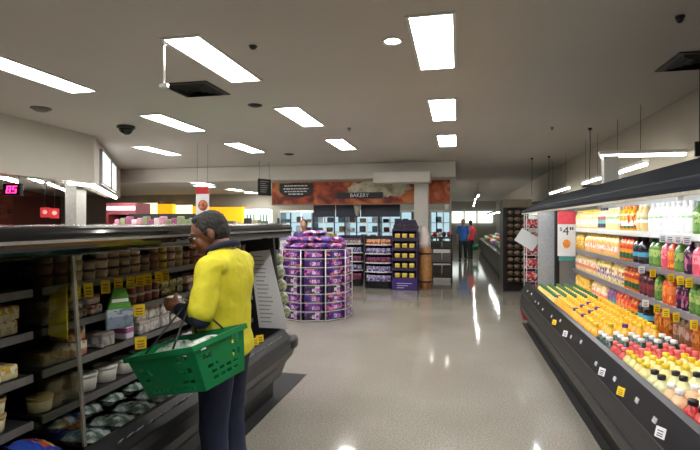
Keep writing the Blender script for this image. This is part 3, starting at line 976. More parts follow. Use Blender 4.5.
PK = {
    'fish': ('food_pack', .085, .15, .045, bands('pk_fish', [(0, (196, 190, 184)), (.5, (150, 120, 110))], blot=(70, 66, 70), scale=(5, 5, 2)), 'white and grey printed food pack'),
    'ham': ('food_pack', .085, .15, .05, bands('pk_ham', [(0, (206, 190, 180)), (.6, (180, 90, 90))], blot=(220, 215, 210), scale=(4, 4, 2)), 'pinkish printed food pack'),
    'greenish': ('food_pack', .08, .14, .05, bands('pk_greenish', [(0, (120, 130, 70)), (.5, (190, 180, 110))], blot=(70, 70, 50)), 'olive green food pack'),
    'brie': ('cheese_pack', .1, .12, .075, bands('pk_brie', [(0, (190, 160, 120)), (.5, (214, 206, 190))], blot=(160, 110, 90), scale=(3, 3, 2)), 'white and brown cheese pack'),
    'white': ('cheese_pack', .1, .12, .075, bands('pk_white', [(0, (206, 202, 196)), (.7, (170, 160, 150))], blot=(150, 150, 156), scale=(4, 4, 2)), 'white cheese pack'),
    'magenta': ('cheese_pack', .07, .1, .09, bands('pk_magenta', [(0, (206, 200, 210)), (.4, (150, 80, 130)), (.7, (214, 208, 214))]), 'white pack with purple band'),
    'dark': ('food_pack', .09, .15, .05, bands('pk_dark', [(0, (60, 56, 52)), (.5, (90, 80, 72))], blot=(120, 104, 84)), 'dark wrapped food pack'),
    'cream': ('food_pack', .075, .13, .06, bands('pk_cream', [(0, (206, 196, 150)), (.5, (196, 160, 60))], blot=(220, 214, 190), scale=(4, 4, 2)), 'cream and yellow food pack'),
    'redw': ('food_pack', .075, .13, .06, bands('pk_redw', [(0, (200, 60, 60)), (.5, (220, 216, 210))], blot=(220, 214, 210), scale=(4, 4, 2)), 'red and white food pack')}


def put_pack(kind, x, y, z, label, group, rot=0.0, tilt=0.0):
    nm, w_, d_, h_, m, _ = PK[kind]
    me = shared(LM, 'pk' + kind, lambda: MB().box(-d_ / 2, d_ / 2, -w_ / 2, w_ / 2, 0, h_, bev=.012).mesh(nm, m))
    o = ob(nm, me, None, (x, y, z), (0, tilt, rot))
    tag(o, label, 'pack', group)
    return o


cnt = {}


def run_packs(shelf, px0, px1, kind, layers=1, gap=.006, near=False):
    z = LS[shelf] + .002
    nm, w_, d_, h_, m, dsc = PK[kind]
    X = SX - .015 - d_ / 2
    y, y1 = Yat(SX, px0), Yat(SX, px1)
    while y + w_ < y1:
        if y < GP + .035 and y + w_ > GP - .025:
            y = GP + .035
            continue
        for j in range(layers):
            key = (shelf, kind, j)
            cnt[key] = cnt.get(key, 0) + 1
            put_pack(kind, X + rnd.uniform(-.008, .008), y + w_ / 2, z + j * (h_ + .001), '%s, %s from near end, %slow chiller %s' % (dsc, nth(cnt[key]), 'upper layer, ' if j else '', shelf), '%ss on the %s' % (dsc, shelf), rnd.uniform(-.06, .06))
        y += w_ + gap


# second shelf
run_packs('second shelf', -12, 40, 'cream', 2)
run_packs('second shelf', 42, 74, 'dark', 1)
run_packs('second shelf', 75, 92, 'fish', 2)
run_packs('second shelf', 92, 107, 'ham', 2)
run_packs('second shelf', 164, 190, 'greenish', 2)
run_packs('second shelf', 190, 252, 'ham', 2)
for k in range(4):
    y = Yat(SX, 134) + .035 + k * .072
    for j in range(2):
        put_tub('jar', SX - .045, y, LS['second shelf'] + .002 + j * .0565, 'small white-capped jar, %s past the green pack, %s layer, second shelf' % (nth(k + 1), ('lower', 'upper')[j]), 'white-capped jars')
# third shelf
run_packs('third shelf', -12, 30, 'cream', 1)
run_packs('third shelf', 30, 48, 'redw', 1)
run_packs('third shelf', 74, 104, 'brie', 2, near=True)
run_packs('third shelf', 104, 127, 'white', 1)
run_packs('third shelf', 127, 140, 'magenta', 1)
run_packs('third shelf', 141, 190, 'white', 2)
run_packs('third shelf', 190, 252, 'redw', 2)
# lowest shelf
for k in range(3):
    for j in range(2 if k < 2 else 1):
        put_tub('tan', SX - .07, 1.50 + k * .12 + (.12 if k == 2 else 0), LS['lowest shelf'] + .002 + j * .07, 'ivory tub with tan lid by the glass divider, %s from front, %s one' % (nth(k + 1), ('lower', 'upper')[j]), 'tan-lidded tubs')
for k in range(4):
    put_tub('white', SX - .08, Yat(SX, 88) + .065 + k * .15, LS['lowest shelf'] + .002, 'white tub on the lowest shelf of the low chiller, %s from the divider' % nth(k + 1), 'white tubs on the lowest shelf')
run_packs('lowest shelf', 168, 252, 'magenta', 1)
# green pack hanging at the shelf front, grey-blue pack below it
gx, gy = SX + .078, Yat(SX + .078, 119)
t = thing('hanging_pack', 'bright green tapered pack with pale lettering over a grey-blue bag', 'pack', (gx, gy, 1.005), R(58))
MB().prism([(-.058, .1), (.058, .1), (.028, .205), (-.03, .205)], -.012, .012, 'y').build('green_top', mat('pack_green', (84, 150, 60), .5), t)
MB().box(-.04, .04, -.0145, -.012, .135, .152).build('lettering', M_paper, t)
MB().box(-.066, .066, -.016, .016, 0, .1, bev=.008).build('grey_bag', bands('pack_greyblue', [(0, (130, 140, 160)), (.6, (170, 178, 190))], blot=(110, 120, 140), scale=(4, 2, 4)), t)
MB().box(-.02, .02, .012, .03, .09, .1).build('hook', M_steel, t)
# yellow card behind the glass, standing in for a reflection in it
o = MB().prism([(-.055, 0), (.055, -.01), (.05, .23), (-.045, .17)], -.003, .003, 'y').build('reflection_card', mat('olive_card', (226, 208, 40), .7), None, (-1.712, GP + .05, 1.05), R(-6))
tag(o, 'olive yellow card standing in for a reflection in the dark glass divider', 'card')
MB().box(-.03, .0, -.002, .03, .13, .145).build('clip', M_steel, o)
# salad bags in the well
m_bag = ramp_noise('salad_bag', [(34, 50, 40), (84, 102, 92), (176, 186, 186), (52, 66, 56)], 16, 5, .18)
bagm = pillow(.17, .2, .07).mesh('salad_bag', m_bag)
for k in range(22):
    y = 1.93 + (k // 2) * .175
    if y > 4.0:
        break
    o = ob('salad_bag', bagm, None, (-1.66 - .2 * (k % 2), y, .56 + .045 * (k % 2)), (R(rnd.uniform(-4, 4)), R(12), R(90 + rnd.uniform(-9, 9))))
    tag(o, 'clear salad bag in the well, %s row, %s past the glass divider' % (('front', 'back')[k % 2], nth(k // 2 + 1)), 'bag', 'salad bags in the low chiller')
m_blue = bands('bag_blue', [(0, (40, 70, 160)), (.35, (200, 80, 40)), (.6, (206, 150, 60)), (.8, (40, 66, 150))], axis='X', blot=(40, 60, 150), scale=(5, 4, 1), rough=.25)
bm2 = pillow(.15, .2, .07).mesh('snack_bag', m_blue)
for k, (x, y) in enumerate(((-1.665, 1.655), (-1.665, 1.46), (-1.665, 1.27))):
    o = ob('snack_bag', bm2, None, (x, y, .625), (R(4), R(20), R(80 + 10 * k)))
    tag(o, 'shiny blue and orange bag at the foot of the glass divider, %s from it' % nth(k + 1), 'bag', 'blue bags by the divider')
# big white notice on the far end
t = thing('paper_notice', 'tall white printed notice sheet fixed inside the far end of the low chiller', 'notice', (0, LY1 - .075, 0))
q = [(-1.815, 1.285), (-1.644, 1.305), (-1.535, .86), (-1.475, .615), (-1.535, .615), (-1.70, .615)]
MB().prism([(-1.815, 1.285), (-1.625, 1.305), (-1.455, .612), (-1.725, .612)], -.004, 0, 'y').build('sheet', mat('notice_paper', (246, 247, 250), .8, var=0.01), t)
ln = MB()
for k in range(17):
    z = 1.24 - k * .036
    f = (1.285 - z) / .67
    x0 = -1.80 + .085 * f + .015
    x1 = x0 + (.11 + .06 * f) * rnd.uniform(.55, 1)
    ln.box(x0, x1, -.0055, -.004, z, z + .009)
ln.build('print', mat('print_grey', (176, 178, 186), .7, var=0), t)
for k, (px, py) in enumerate(((241, 356), (253, 352), (258, 349))):
    flag('price_tag', 'yellow price tag by the white notice at low chiller end, %s from man' % nth(k + 1), -1.505, Yat(-1.5, px + 2), .672, .065, .055, R(50), M_yellow, 'yellow tags beside the notice', R(-10))
# clip strip of round packs on the end
t = thing('clip_strip', 'narrow slanting strip on the far end of the low chiller', 'strip', (0, LY1 + .05, 0))
MB().prism([(-1.615, 1.30), (-1.60, 1.30), (-1.505, .62), (-1.52, .62)], 0, .004, 'y').build('strip', M_white, t)
MB().box(-1.63, -1.58, -.029, -.0, 1.30, 1.42).build('bracket', M_dark, t)
m_rnd = ramp_noise('round_pack_print', [(90, 110, 70), (200, 200, 170), (130, 150, 106)], 22, 2, .5)
for k in range(5):
    o = MB().lathe([(.05, 0), (.055, .006), (.055, .02), (.04, .028)], 18, M=Matrix.Rotation(R(90), 4, 'X')).build('round_pack', m_rnd, None, (-1.592 + k * .0158, LY1 + .049, 1.21 - k * .117))
    tag(o, 'round green and cream pack on the strip by the notice, %s from top' % nth(k + 1), 'pack', 'round packs on the strip')
# thin black strips on the floor along the cases
o = MB().box(-2.3, -1.5, 0.2, 4.75, 0, .006).build('floor_strip', mat('strip_black', (16, 15, 17), .7), None)
tag(o, 'thin black strip on the floor running beneath the low chiller', 'mat')
o = MB().box(.955, 1.9, 0.7, 7.9, 0, .005).build('floor_strip', MATS['strip_black'], None)
tag(o, 'thin black strip on the floor running beneath the juice case', 'mat')
#PART3
# ================================================================== PURPLE WIRE BIN
BX, BY = -2.33, 7.85
BR, BN, BROT = .62, 10, R(14)
ROWH, NR = .137, 8
bn = thing('wire_bin', 'round white wire dump bin packed with purple multipacks on the open floor', 'bin', (BX, BY, 0))
wires = MB()


def face(k):
    """centre, tangent and outward normal of one bin side; side 0 points to the aisle end of the shop"""
    a = BROT - math.pi / 2 + 2 * math.pi * k / BN
    n_ = Vector((math.cos(a), math.sin(a), 0))
    return n_, Vector((-math.sin(a), math.cos(a), 0))


AP = BR * math.cos(math.pi / BN)
HS = BR * math.sin(math.pi / BN)
for k in range(BN):
    n_, t_ = face(k)
    a_, b_ = n_ * AP - t_ * HS, n_ * AP + t_ * HS
    for q in range(NR + 1):
        z = .02 + q * ROWH
        wires.cone(a_ + Vector((0, 0, z)), b_ + Vector((0, 0, z)), .006, n=6)
    wires.cone(a_, a_ + Vector((0, 0, .02 + NR * ROWH)), .009, n=6)
wires.build('wire_grid', mat('wire_white', (212, 210, 214), .4, var=0), bn)
MB().lathe([(.56, .005), (.56, .02)], 20).build('base', M_dark, bn)
MB().lathe([(.30, .02), (.30, 1.08), (.28, 1.10)], 20).build('core', mat('core_card', (90, 60, 120), .7), bn)
MB().lathe([(.545, 1.10), (.545, 1.108)], 20).build('tray', mat('core_card', (90, 60, 120), .7), bn)
WR = [bands('wrap_violet', [(0, (70, 34, 110)), (.25, (112, 62, 150)), (.75, (80, 40, 124))], blot=(206, 110, 170), axis='X', scale=(4, 1, 2.2), thresh=.56, rough=.3),
      bands('wrap_blueviolet', [(0, (56, 40, 120)), (.3, (96, 70, 160)), (.7, (64, 40, 120))], blot=(232, 120, 90), axis='X', scale=(4, 1, 2.2), thresh=.58, rough=.3),
      bands('wrap_dark', [(0, (44, 30, 60)), (.15, (206, 200, 206)), (.4, (52, 40, 64)), (.85, (70, 50, 90))], blot=(120, 90, 150), axis='X', scale=(4, 1, 2.2), thresh=.6, rough=.3)]
wm = [MB().box(-.14, .14, -.09, 0, .008, .112, bev=.02).mesh('multipack', m) for m in WR]
lb = bands('panel_print', [(0, (190, 120, 190)), (.5, (226, 200, 226))], blot=(90, 40, 120), axis='X', scale=(6, 1, 3), rough=.4)
lbm = MB().box(-.10, .02, .0005, .003, .03, .085).mesh('print_panel', lb)
for k in range(-3, 4):
    n_, t_ = face(k)
    for q in range(NR):
        v = (k * 5 + q * 3) % 7
        if q in (0, 3, 4) and v % 2 == 0:
            me = wm[2]
        else:
            me = wm[0] if v < 4 else wm[1]
        p = n_ * (AP - .012)
        o = ob('multipack', me, None, (BX + p.x, BY + p.y, .022 + q * ROWH), math.atan2(n_.y, n_.x) - math.pi / 2)
        side = {-3: 'side turned farthest to the deli', -2: 'third side toward the deli', -1: 'side just deli-ward of front', 0: 'front side', 1: 'side just aisle-ward of front', 2: 'third side toward the aisle', 3: 'side turned farthest to the aisle'}[k]
        tag(o, 'purple multipack in the wire bin, %s row up, %s' % (nth(q + 1), side), 'pack', 'purple multipacks in the wire bin')
        ob('print_panel', lbm, o)
hm = [pillow(.25, .16, .09).mesh('multipack', m) for m in (WR[0], WR[1], bands('wrap_pink', [(0, (150, 70, 150)), (.4, (190, 110, 180)), (.8, (100, 50, 130))], blot=(240, 190, 220), axis='X', scale=(3, 3, 1), rough=.3))]
idx = 0
for ring, (rad, cnt_, z) in enumerate(((.45, 9, 1.165), (.24, 5, 1.165), (.40, 8, 1.262), (.19, 4, 1.268), (.09, 2, 1.365))):
    for q in range(cnt_):
        a = 2 * math.pi * (q + .3 * ring) / cnt_ + .2
        idx += 1
        o = ob('multipack', hm[(q + ring * 2) % 3 if (q + ring) % 4 == 0 else (q + ring) % 2], None, (BX + rad * math.cos(a), BY + rad * math.sin(a), z), (R(rnd.uniform(-6, 6)), R(rnd.uniform(-5, 5)), a + math.pi / 2 + rnd.uniform(-.12, .12)))
        tag(o, 'loose purple multipack heaped on the wire bin, %s of %s layer counted round' % (nth(q + 1), ('outer bottom', 'inner bottom', 'upper outer', 'upper inner', 'topmost')[ring]), 'pack', 'loose multipacks on top of the bin')

# ================================================================== DISPLAYS BEHIND THE BIN
m_purp = mat('carton_purple', (58, 34, 104), .5, var=.08)
m_pdark = mat('carton_dark_purple', (40, 26, 60), .5, var=.08)


def unit_at(px0, px1, Y):
    return Xat(px0, Y), Xat(px1, Y)


# black and purple carton tower with yellow packs
DY = 11.1
x0, x1 = unit_at(392, 417, DY)
cx, hw = (x0 + x1) / 2, (x1 - x0) / 2
tw = thing('carton_tower', 'tall purple carton display tower with five tiers of yellow packs beside the column', 'display', (cx, DY, 0))
MB().box(-hw, hw, 0, .5, 0, .22).build('base', m_purp, tw)
g = MB()
for q in range(3):
    g.box(-hw * .6, hw * .6 - .09 * q, -.004, 0, .15 - .05 * q, .165 - .05 * q)
g.build('white_lettering', mat('tower_print', (180, 170, 210), .6), tw)
MB().box(-hw, hw, .25, .5, .22, 1.46).build('back_card', m_pdark, tw)
for s_ in (-1, 1):
    MB().box(s_ * hw - .012 * (s_ > 0), s_ * hw + .012 * (s_ < 0), 0, .25, .22, 1.38).build('side_card', m_purp, tw)
for q in range(6):
    z = .22 + q * .225
    tr = MB().box(-hw + .013, hw - .013, 0, .249, z, z + .012).build('tray', m_pdark, tw)
    if q < 6:
        MB().box(-hw + .013, hw - .013, -.004, .0, z, z + .065).build('tray_front', m_pdark if q else m_purp, tr)
MB().prism([(-hw, 1.46), (hw, 1.46), (hw * .8, 1.60), (-hw * .8, 1.60)], .27, .30, 'y').build('header', m_pdark, tw)
m_yp = bands('yellow_pack', [(0, (60, 40, 70)), (.4, (206, 176, 60)), (.8, (226, 204, 110))])
ypm = MB().box(-.055, .055, -.05, .05, 0, .15, bev=.01).mesh('yellow_pack', m_yp)
for q in range(5):
    for j in range(3):
        o = ob('yellow_pack', ypm, None, (cx + (j - 1) * hw * .58, DY + .075, .22 + q * .225 + .013))
        tag(o, 'yellow-topped dark pack in the carton tower, %s tier up, %s from the deli side' % (nth(q + 1), nth(j + 1)), 'pack', 'yellow packs in the carton tower')
for j in range(5):
    o = MB().box(-.05, .05, -.06, .06, 0, .12 + .02 * (j % 2), bev=.012).build('black_pack', mat('black_pack', (36, 30, 40), .4, var=.2), None, (cx + (j - 2) * .105, DY + .1, 1.358))
    tag(o, 'dark pack on the top tray of the carton tower, %s from the deli side' % nth(j + 1), 'pack', 'dark packs on tower top')


# round-fronted shelf stands
def shelf_stand(px0, px1, Y, h, tiers, label, cols, topcol, name):
    x0, x1 = unit_at(px0, px1, Y)
    cx, hw = (x0 + x1) / 2, (x1 - x0) / 2
    t = thing('shelf_stand', label, 'display', (cx, Y, 0))
    dp = .42

    def tray(z, th):
        pts = [(-hw, dp), (-hw, .08)] + [(-hw * math.cos(math.pi * i / 8), .08 - .10 * math.sin(math.pi * i / 8)) for i in range(1, 8)] + [(hw, .08), (hw, dp)]
        return MB().prism(pts, z, z + th, 'z')
    tray(0, .16).build('base', M_black, t)
    MB().box(-hw, hw, dp, dp + .03, 0, h).build('back_panel', m_pdark, t)
    for s_ in (-1, 1):
        MB().box(s_ * hw - .015, s_ * hw + .015, .10, dp, .16, h).build('side_panel', M_black, t)
    step = (h - .16) / tiers
    for q in range(tiers):
        z = .16 + q * step
        if q:
            tr = tray(z - .012, .012).build('tray', M_dark, t)
            fr = MB()
            pts = [(-hw, .08)] + [(-hw * math.cos(math.pi * i / 8), .08 - .10 * math.sin(math.pi * i / 8)) for i in range(1, 8)] + [(hw, .08)]
            for a, b_ in zip(pts, pts[1:]):
                fr.add([(*a, z - .012), (*b_, z - .012), (*b_, z + .022), (*a, z + .022)], [[0, 1, 2, 3]])
            fr.build('front_strip', M_shelf, tr)
        col = topcol if q == tiers - 1 else cols[q % len(cols)]
        n = 5
        for j in range(n):
            me = shared(LM, name + str(q) + 'x', lambda: MB().box(-hw / n * .8, hw / n * .8, -.045, .045, 0, step * .66, bev=.012).mesh('snack_pack', col))
            o = ob('snack_pack', me, None, (cx - hw + .035 + (hw * 2 - .07) * (j + .5) / n, Y + .11 - .05 * math.sin(math.pi * (j + .5) / n), z + .001))
            tag(o, 'snack pack, %s, %s tier up, %s from deli side' % (name, nth(q + 1), nth(j + 1)), 'pack', 'packs on the %s' % name)


P1 = bands('snack_violet', [(0, (64, 48, 110)), (.5, (130, 120, 180))], blot=(200, 190, 210))
P2 = bands('snack_dark', [(0, (46, 34, 60)), (.5, (90, 60, 110))], blot=(190, 70, 70))
P3 = bands('snack_blue', [(0, (60, 60, 120)), (.5, (110, 100, 160))], blot=(210, 200, 220))
P4 = bands('snack_red', [(0, (170, 50, 50)), (.5, (220, 160, 60))], blot=(220, 190, 180))
P5 = bands('snack_whiteb', [(0, (200, 180, 60)), (.3, (190, 180, 190)), (.7, (120, 70, 90))], blot=(90, 80, 110))
shelf_stand(364.5, 392, 11.3, 1.22, 5, 'shelf stand of violet and red snack packs, next to the carton tower', [P1, P3, P2, P1], P4, 'stand next to the carton tower')
shelf_stand(338, 362.5, 11.6, 1.22, 5, 'shelf stand of snack packs half hidden by the wire bin', [P2, P1, P2, P3], P5, 'stand half behind the wire bin')
# low green topped display and white chest behind
x0, x1 = unit_at(312, 338, 12.0)
t = thing('display_table', 'low display with green top edge behind the wire bin', 'display', ((x0 + x1) / 2, 12.0, 0))
hw = (x1 - x0) / 2
MB().box(-hw, hw, 0, .6, 0, 1.12).build('body', mat('display_grey', (120, 122, 120), .5), t)
MB().box(-hw, hw, -.02, 0, 1.1, 1.2).build('green_edge', mat('edge_green', (110, 150, 70), .5), t)
for j in range(6):
    o = MB().box(-.04, .04, -.08, .08, 0, .14, bev=.015).build('fresh_pack', bands('pk_fresh', [(0, (90, 130, 70)), (.5, (200, 190, 110))], blot=(190, 80, 60)), None, ((x0 + x1) / 2 - hw + .12 + j * (2 * hw - .24) / 5, 12.14, 1.121))
    tag(o, 'green and yellow pack on the low green-edged display, %s from deli side' % nth(j + 1), 'pack', 'packs on the green-edged display')
# tan board and white wrapped thing at the column
x0, x1 = unit_at(417.5, 428.5, 11.35)
t = thing('barrel', 'tan wooden half barrel standing at the foot of the white column', 'barrel', ((x0 + x1) / 2 + .05, 11.5, 0))
MB().lathe([(.125, 0), (.145, .2), (.155, .45), (.145, .75), (.125, .95)], 16).build('staves', mat('tan_wood', (170, 120, 70), .55, var=.25, scale=14), t)
for z in (.15, .8):
    MB().lathe([(.149, z), (.151, z + .04)], 16).build('hoop', M_dark, t)
o = MB().loft([((0, 0, 0), .11, .09), ((0, 0, .12), .13, .1), ((.01, 0, .3), .12, .09), ((.0, 0, .42), .08, .06), ((0, 0, .5), .05, .04)], 14).build('paper_sack', mat('sack_pinkwhite', (232, 220, 218), .7, var=.06), None, ((x0 + x1) / 2 + .02, 11.5, .951))
tag(o, 'pinkish white paper sack standing on the tan barrel', 'sack')

# stock trolley
x0, x1 = unit_at(430.5, 452.5, 12.6)
cx, hw = (x0 + x1) / 2, (x1 - x0) / 2
tr = thing('stock_trolley', 'black three-tier stock trolley beside the white column', 'trolley', (cx, 12.6, 0))
for sx in (-1, 1):
    for sy in (0, .7):
        MB().cone((sx * (hw - .02), sy, .1), (sx * (hw - .02), sy, 1.22), .015, n=8).build('upright', M_black, tr)
        MB().lathe([(.045, -.018), (.05, 0), (.045, .018)], 14, M=Matrix.Translation((sx * (hw - .02), sy, .052)) @ Matrix.Rotation(R(90), 4, 'Y')).build('wheel', M_black, tr)
for z in (.14, .5, .86, 1.13):
    MB().box(-hw + .005, hw - .005, -.02, .72, z, z + .03).build('shelf', M_dark, tr)
for k, (z, col, lb_) in enumerate(((.171, (70, 60, 50), 'brown'), (.531, (120, 116, 110), 'grey'), (.891, (70, 66, 62), 'dark grey'))):
    for j in range(2):
        o = MB().box(-hw * .42, hw * .42, 0, .55, 0, .24 - .04 * k, bev=.008).build('stock_carton', mat('carton_%s' % lb_, col, .7, var=.15), None, (cx + (j - .5) * hw * .95, 12.65, z))
        tag(o, '%s carton on the stock trolley, %s one on its %s shelf' % (lb_, ('deli side', 'aisle side')[j], ('bottom', 'middle', 'upper')[k]), 'carton', 'cartons on the trolley')
for j in range(8):
    c = [(200, 40, 56), (230, 226, 226), (40, 34, 44), (190, 60, 80)][j % 4]
    o = pillow(.10, .2, .12).build('stock_bag', mat('stockbag_%d' % (j % 4), c, .35, var=.2), None, (cx - hw * .64 + (j % 4) * hw * .43, 12.72 + .3 * (j // 4), 1.235), (0, 0, rnd.uniform(-.1, .1)))
    tag(o, '%s bag topping the stock trolley, %s, %s from column' % (('red', 'white', 'dark', 'crimson')[j % 4], ('front row', 'back row')[j // 4], nth(j % 4 + 1)), 'bag', 'bags on the trolley')

# ================================================================== BAKERY WALL, MURAL AND BOARDS
m_mural = bpy.data.materials.new('mural_print')
m_mural.use_nodes = True
nt = m_mural.node_tree
bs = nt.nodes['Principled BSDF']
bs.inputs['Roughness'].default_value = .5
tc = nt.nodes.new('ShaderNodeTexCoord')
n1 = nt.nodes.new('ShaderNodeTexNoise'); n1.inputs['Scale'].default_value = 2.6; n1.inputs['Detail'].default_value = 6; n1.inputs['Distortion'].default_value = .8
r1 = nt.nodes.new('ShaderNodeValToRGB')
el = r1.color_ramp.elements
for _ in range(3):
    el.new(.5)
for e, (p, c) in zip(el, ((.28, (70, 24, 16)), (.42, (132, 46, 24)), (.52, (190, 84, 40)), (.62, (206, 128, 70)), (.75, (120, 40, 24)))):
    e.position = p
    e.color = (*lin(c), 1)
n2 = nt.nodes.new('ShaderNodeTexNoise'); n2.inputs['Scale'].default_value = 5.0; n2.inputs['Detail'].default_value = 5
r2 = nt.nodes.new('ShaderNodeValToRGB')
r2.color_ramp.elements[0].position = .35; r2.color_ramp.elements[0].color = (*lin((150, 134, 100)), 1)
r2.color_ramp.elements[1].position = .6; r2.color_ramp.elements[1].color = (*lin((212, 206, 182)), 1)
vd = nt.nodes.new('ShaderNodeVectorMath'); vd.operation = 'SUBTRACT'; vd.inputs[1].default_value = (-2.0, 0, 2.42)
vm = nt.nodes.new('ShaderNodeVectorMath'); vm.operation = 'MULTIPLY'; vm.inputs[1].default_value = (1.0, 0, 3.4)
vl = nt.nodes.new('ShaderNodeVectorMath'); vl.operation = 'LENGTH'
ad = nt.nodes.new('ShaderNodeMath'); ad.operation = 'ADD'
mu = nt.nodes.new('ShaderNodeMath'); mu.operation = 'MULTIPLY'; mu.inputs[1].default_value = .9
lt = nt.nodes.new('ShaderNodeMath'); lt.operation = 'LESS_THAN'; lt.inputs[1].default_value = 1.28
mxm = nt.nodes.new('ShaderNodeMixRGB')
L_ = nt.links.new
for n_ in (n1, n2, ):
    L_(tc.outputs['Object'], n_.inputs['Vector'])
L_(tc.outputs['Object'], vd.inputs[0]); L_(vd.outputs[0], vm.inputs[0]); L_(vm.outputs[0], vl.inputs[0])
L_(n2.outputs['Fac'], mu.inputs[0]); L_(vl.outputs['Value'], ad.inputs[0]); L_(mu.outputs[0], ad.inputs[1]); L_(ad.outputs[0], lt.inputs[0])
L_(n1.outputs['Fac'], r1.inputs['Fac']); L_(n2.outputs['Fac'], r2.inputs['Fac'])
L_(lt.outputs[0], mxm.inputs['Fac']); L_(r1.outputs['Color'], mxm.inputs['Color1']); L_(r2.outputs['Color'], mxm.inputs['Color2'])
L_(mxm.outputs['Color'], bs.inputs['Base Color'])
MY = 12.5
t = thing('mural_panel', 'long orange-brown bread photo mural under the soffit, pale loaf in it', 'mural', (0, 0, 0))
MB().box(Xat(272, MY), Xat(450, MY), MY, MY + .05, 2.03, 2.605).build('print', m_mural, t)
MB().box(Xat(272, MY), Xat(450, MY), MY - .01, MY + .06, 2.0, 2.03).build('lower_rail', mat('rail_tan', (150, 120, 96), .6), t)
m_sign = mat('sign_charcoal', (34, 36, 40), .5, var=.05)
# round-bottomed black sign
cx = (Xat(280, MY) + Xat(313, MY)) / 2
hw = (Xat(313, MY) - Xat(280, MY)) / 2
t = thing('round_sign', 'black half-round sign with white lettering on the mural', 'sign', (cx, MY - .04, 2.2))
pts = [(-hw, .38)] + [(-hw * math.cos(math.pi * i / 14), .2 - .2 * math.sin(math.pi * i / 14)) for i in range(15)] + [(hw, .38)]
MB().prism(pts, 0, .03, 'y').build('board', m_sign, t)
g = MB()
for k, (wd, z) in enumerate(((.7, .30), (.75, .22), (.7, .15), (.45, .08))):
    x = -hw * wd
    while x < hw * wd - .02:
        l_ = rnd.uniform(.04, .12)
        g.box(x, min(x + l_, hw * wd), -.004, 0, z, z + .03)
        x += l_ + .02
g.build('lettering', M_paper, t)
# BAKERY board
cx = (Xat(337, MY) + Xat(383, MY)) / 2
hw = (Xat(383, MY) - Xat(337, MY)) / 2
t = thing('bakery_sign', 'narrow dark sign board with white capitals below the pale loaf', 'sign', (cx, MY - .05, 2.16))
MB().box(-hw, hw, 0, .035, 0, .155).build('board', m_sign, t)
text('BAKERY', 'lettering', M_paper, .14, t, (0, -.004, .077), (R(90), 0, 0))
# hanging black angled board by the mural
p0, p1 = at(258, 195, 11.6), at(270.5, 195, 11.9)
t = thing('hanging_board', 'small black hanging board with pale writing, just deli-ward of the mural', 'sign', ((p0.x + p1.x) / 2, (p0.y + p1.y) / 2, p0.z), math.atan2(p1.y - p0.y, p1.x - p0.x))
hw = (p1 - p0).length / 2
MB().box(-hw, hw, -.015, .015, 0, .39).build('board', m_sign, t)
g = MB()
for k in range(6):
    g.box(-hw * .7, hw * rnd.uniform(.2, .7), -.019, -.015, .32 - .05 * k, .34 - .05 * k)
g.build('lettering', M_ink if False else mat('chalk', (150, 150, 150), .7), t)
for s_ in (-1, 1):
    MB().cone((s_ * hw * .8, 0, .39), (s_ * hw * .8, 0, (2.62 if (p0.y + p1.y) / 2 > 11.86 else 3.0) - p0.z), .004, n=6).build('wire', M_dark, t)
# navy menu boards
m_navy = mat('board_navy', (46, 54, 74), .45, var=.04)
for k, (a, e) in enumerate(((313.5, 335), (336, 360), (361, 400))):
    x0, x1 = Xat(a, 13.0), Xat(e, 13.0)
    t = thing('menu_board', 'blank navy board over the bakery counter, %s from the deli side' % nth(k + 1), 'board', ((x0 + x1) / 2, 13.0, 1.69))
    hw = (x1 - x0) / 2
    MB().box(-hw, hw, 0, .03, 0, .33).build('board', m_navy, t)
    MB().box(-hw, hw, -.004, .034, .33, .35).build('frame', M_steel, t)
    for s_ in (-1, 1):
        MB().cone((s_ * hw * .7, .015, .35), (s_ * hw * .7, .015, 2.62 - 1.69), .006, n=6).build('hanger', M_dark, t)
cx = Xat(358, 12.95)
t = thing('hanging_lamp', 'small pale hanging lamp between two navy boards', 'lamp', (cx, 12.82, 1.72))
MB().lathe([(.03, 0), (.05, .05), (.1, .28), (.09, .3)], 14).build('shade', mat('lamp_shade', (190, 190, 180), .5), t)
MB().cone((0, 0, .3), (0, 0, .9), .005, n=6).build('cord', M_dark, t)
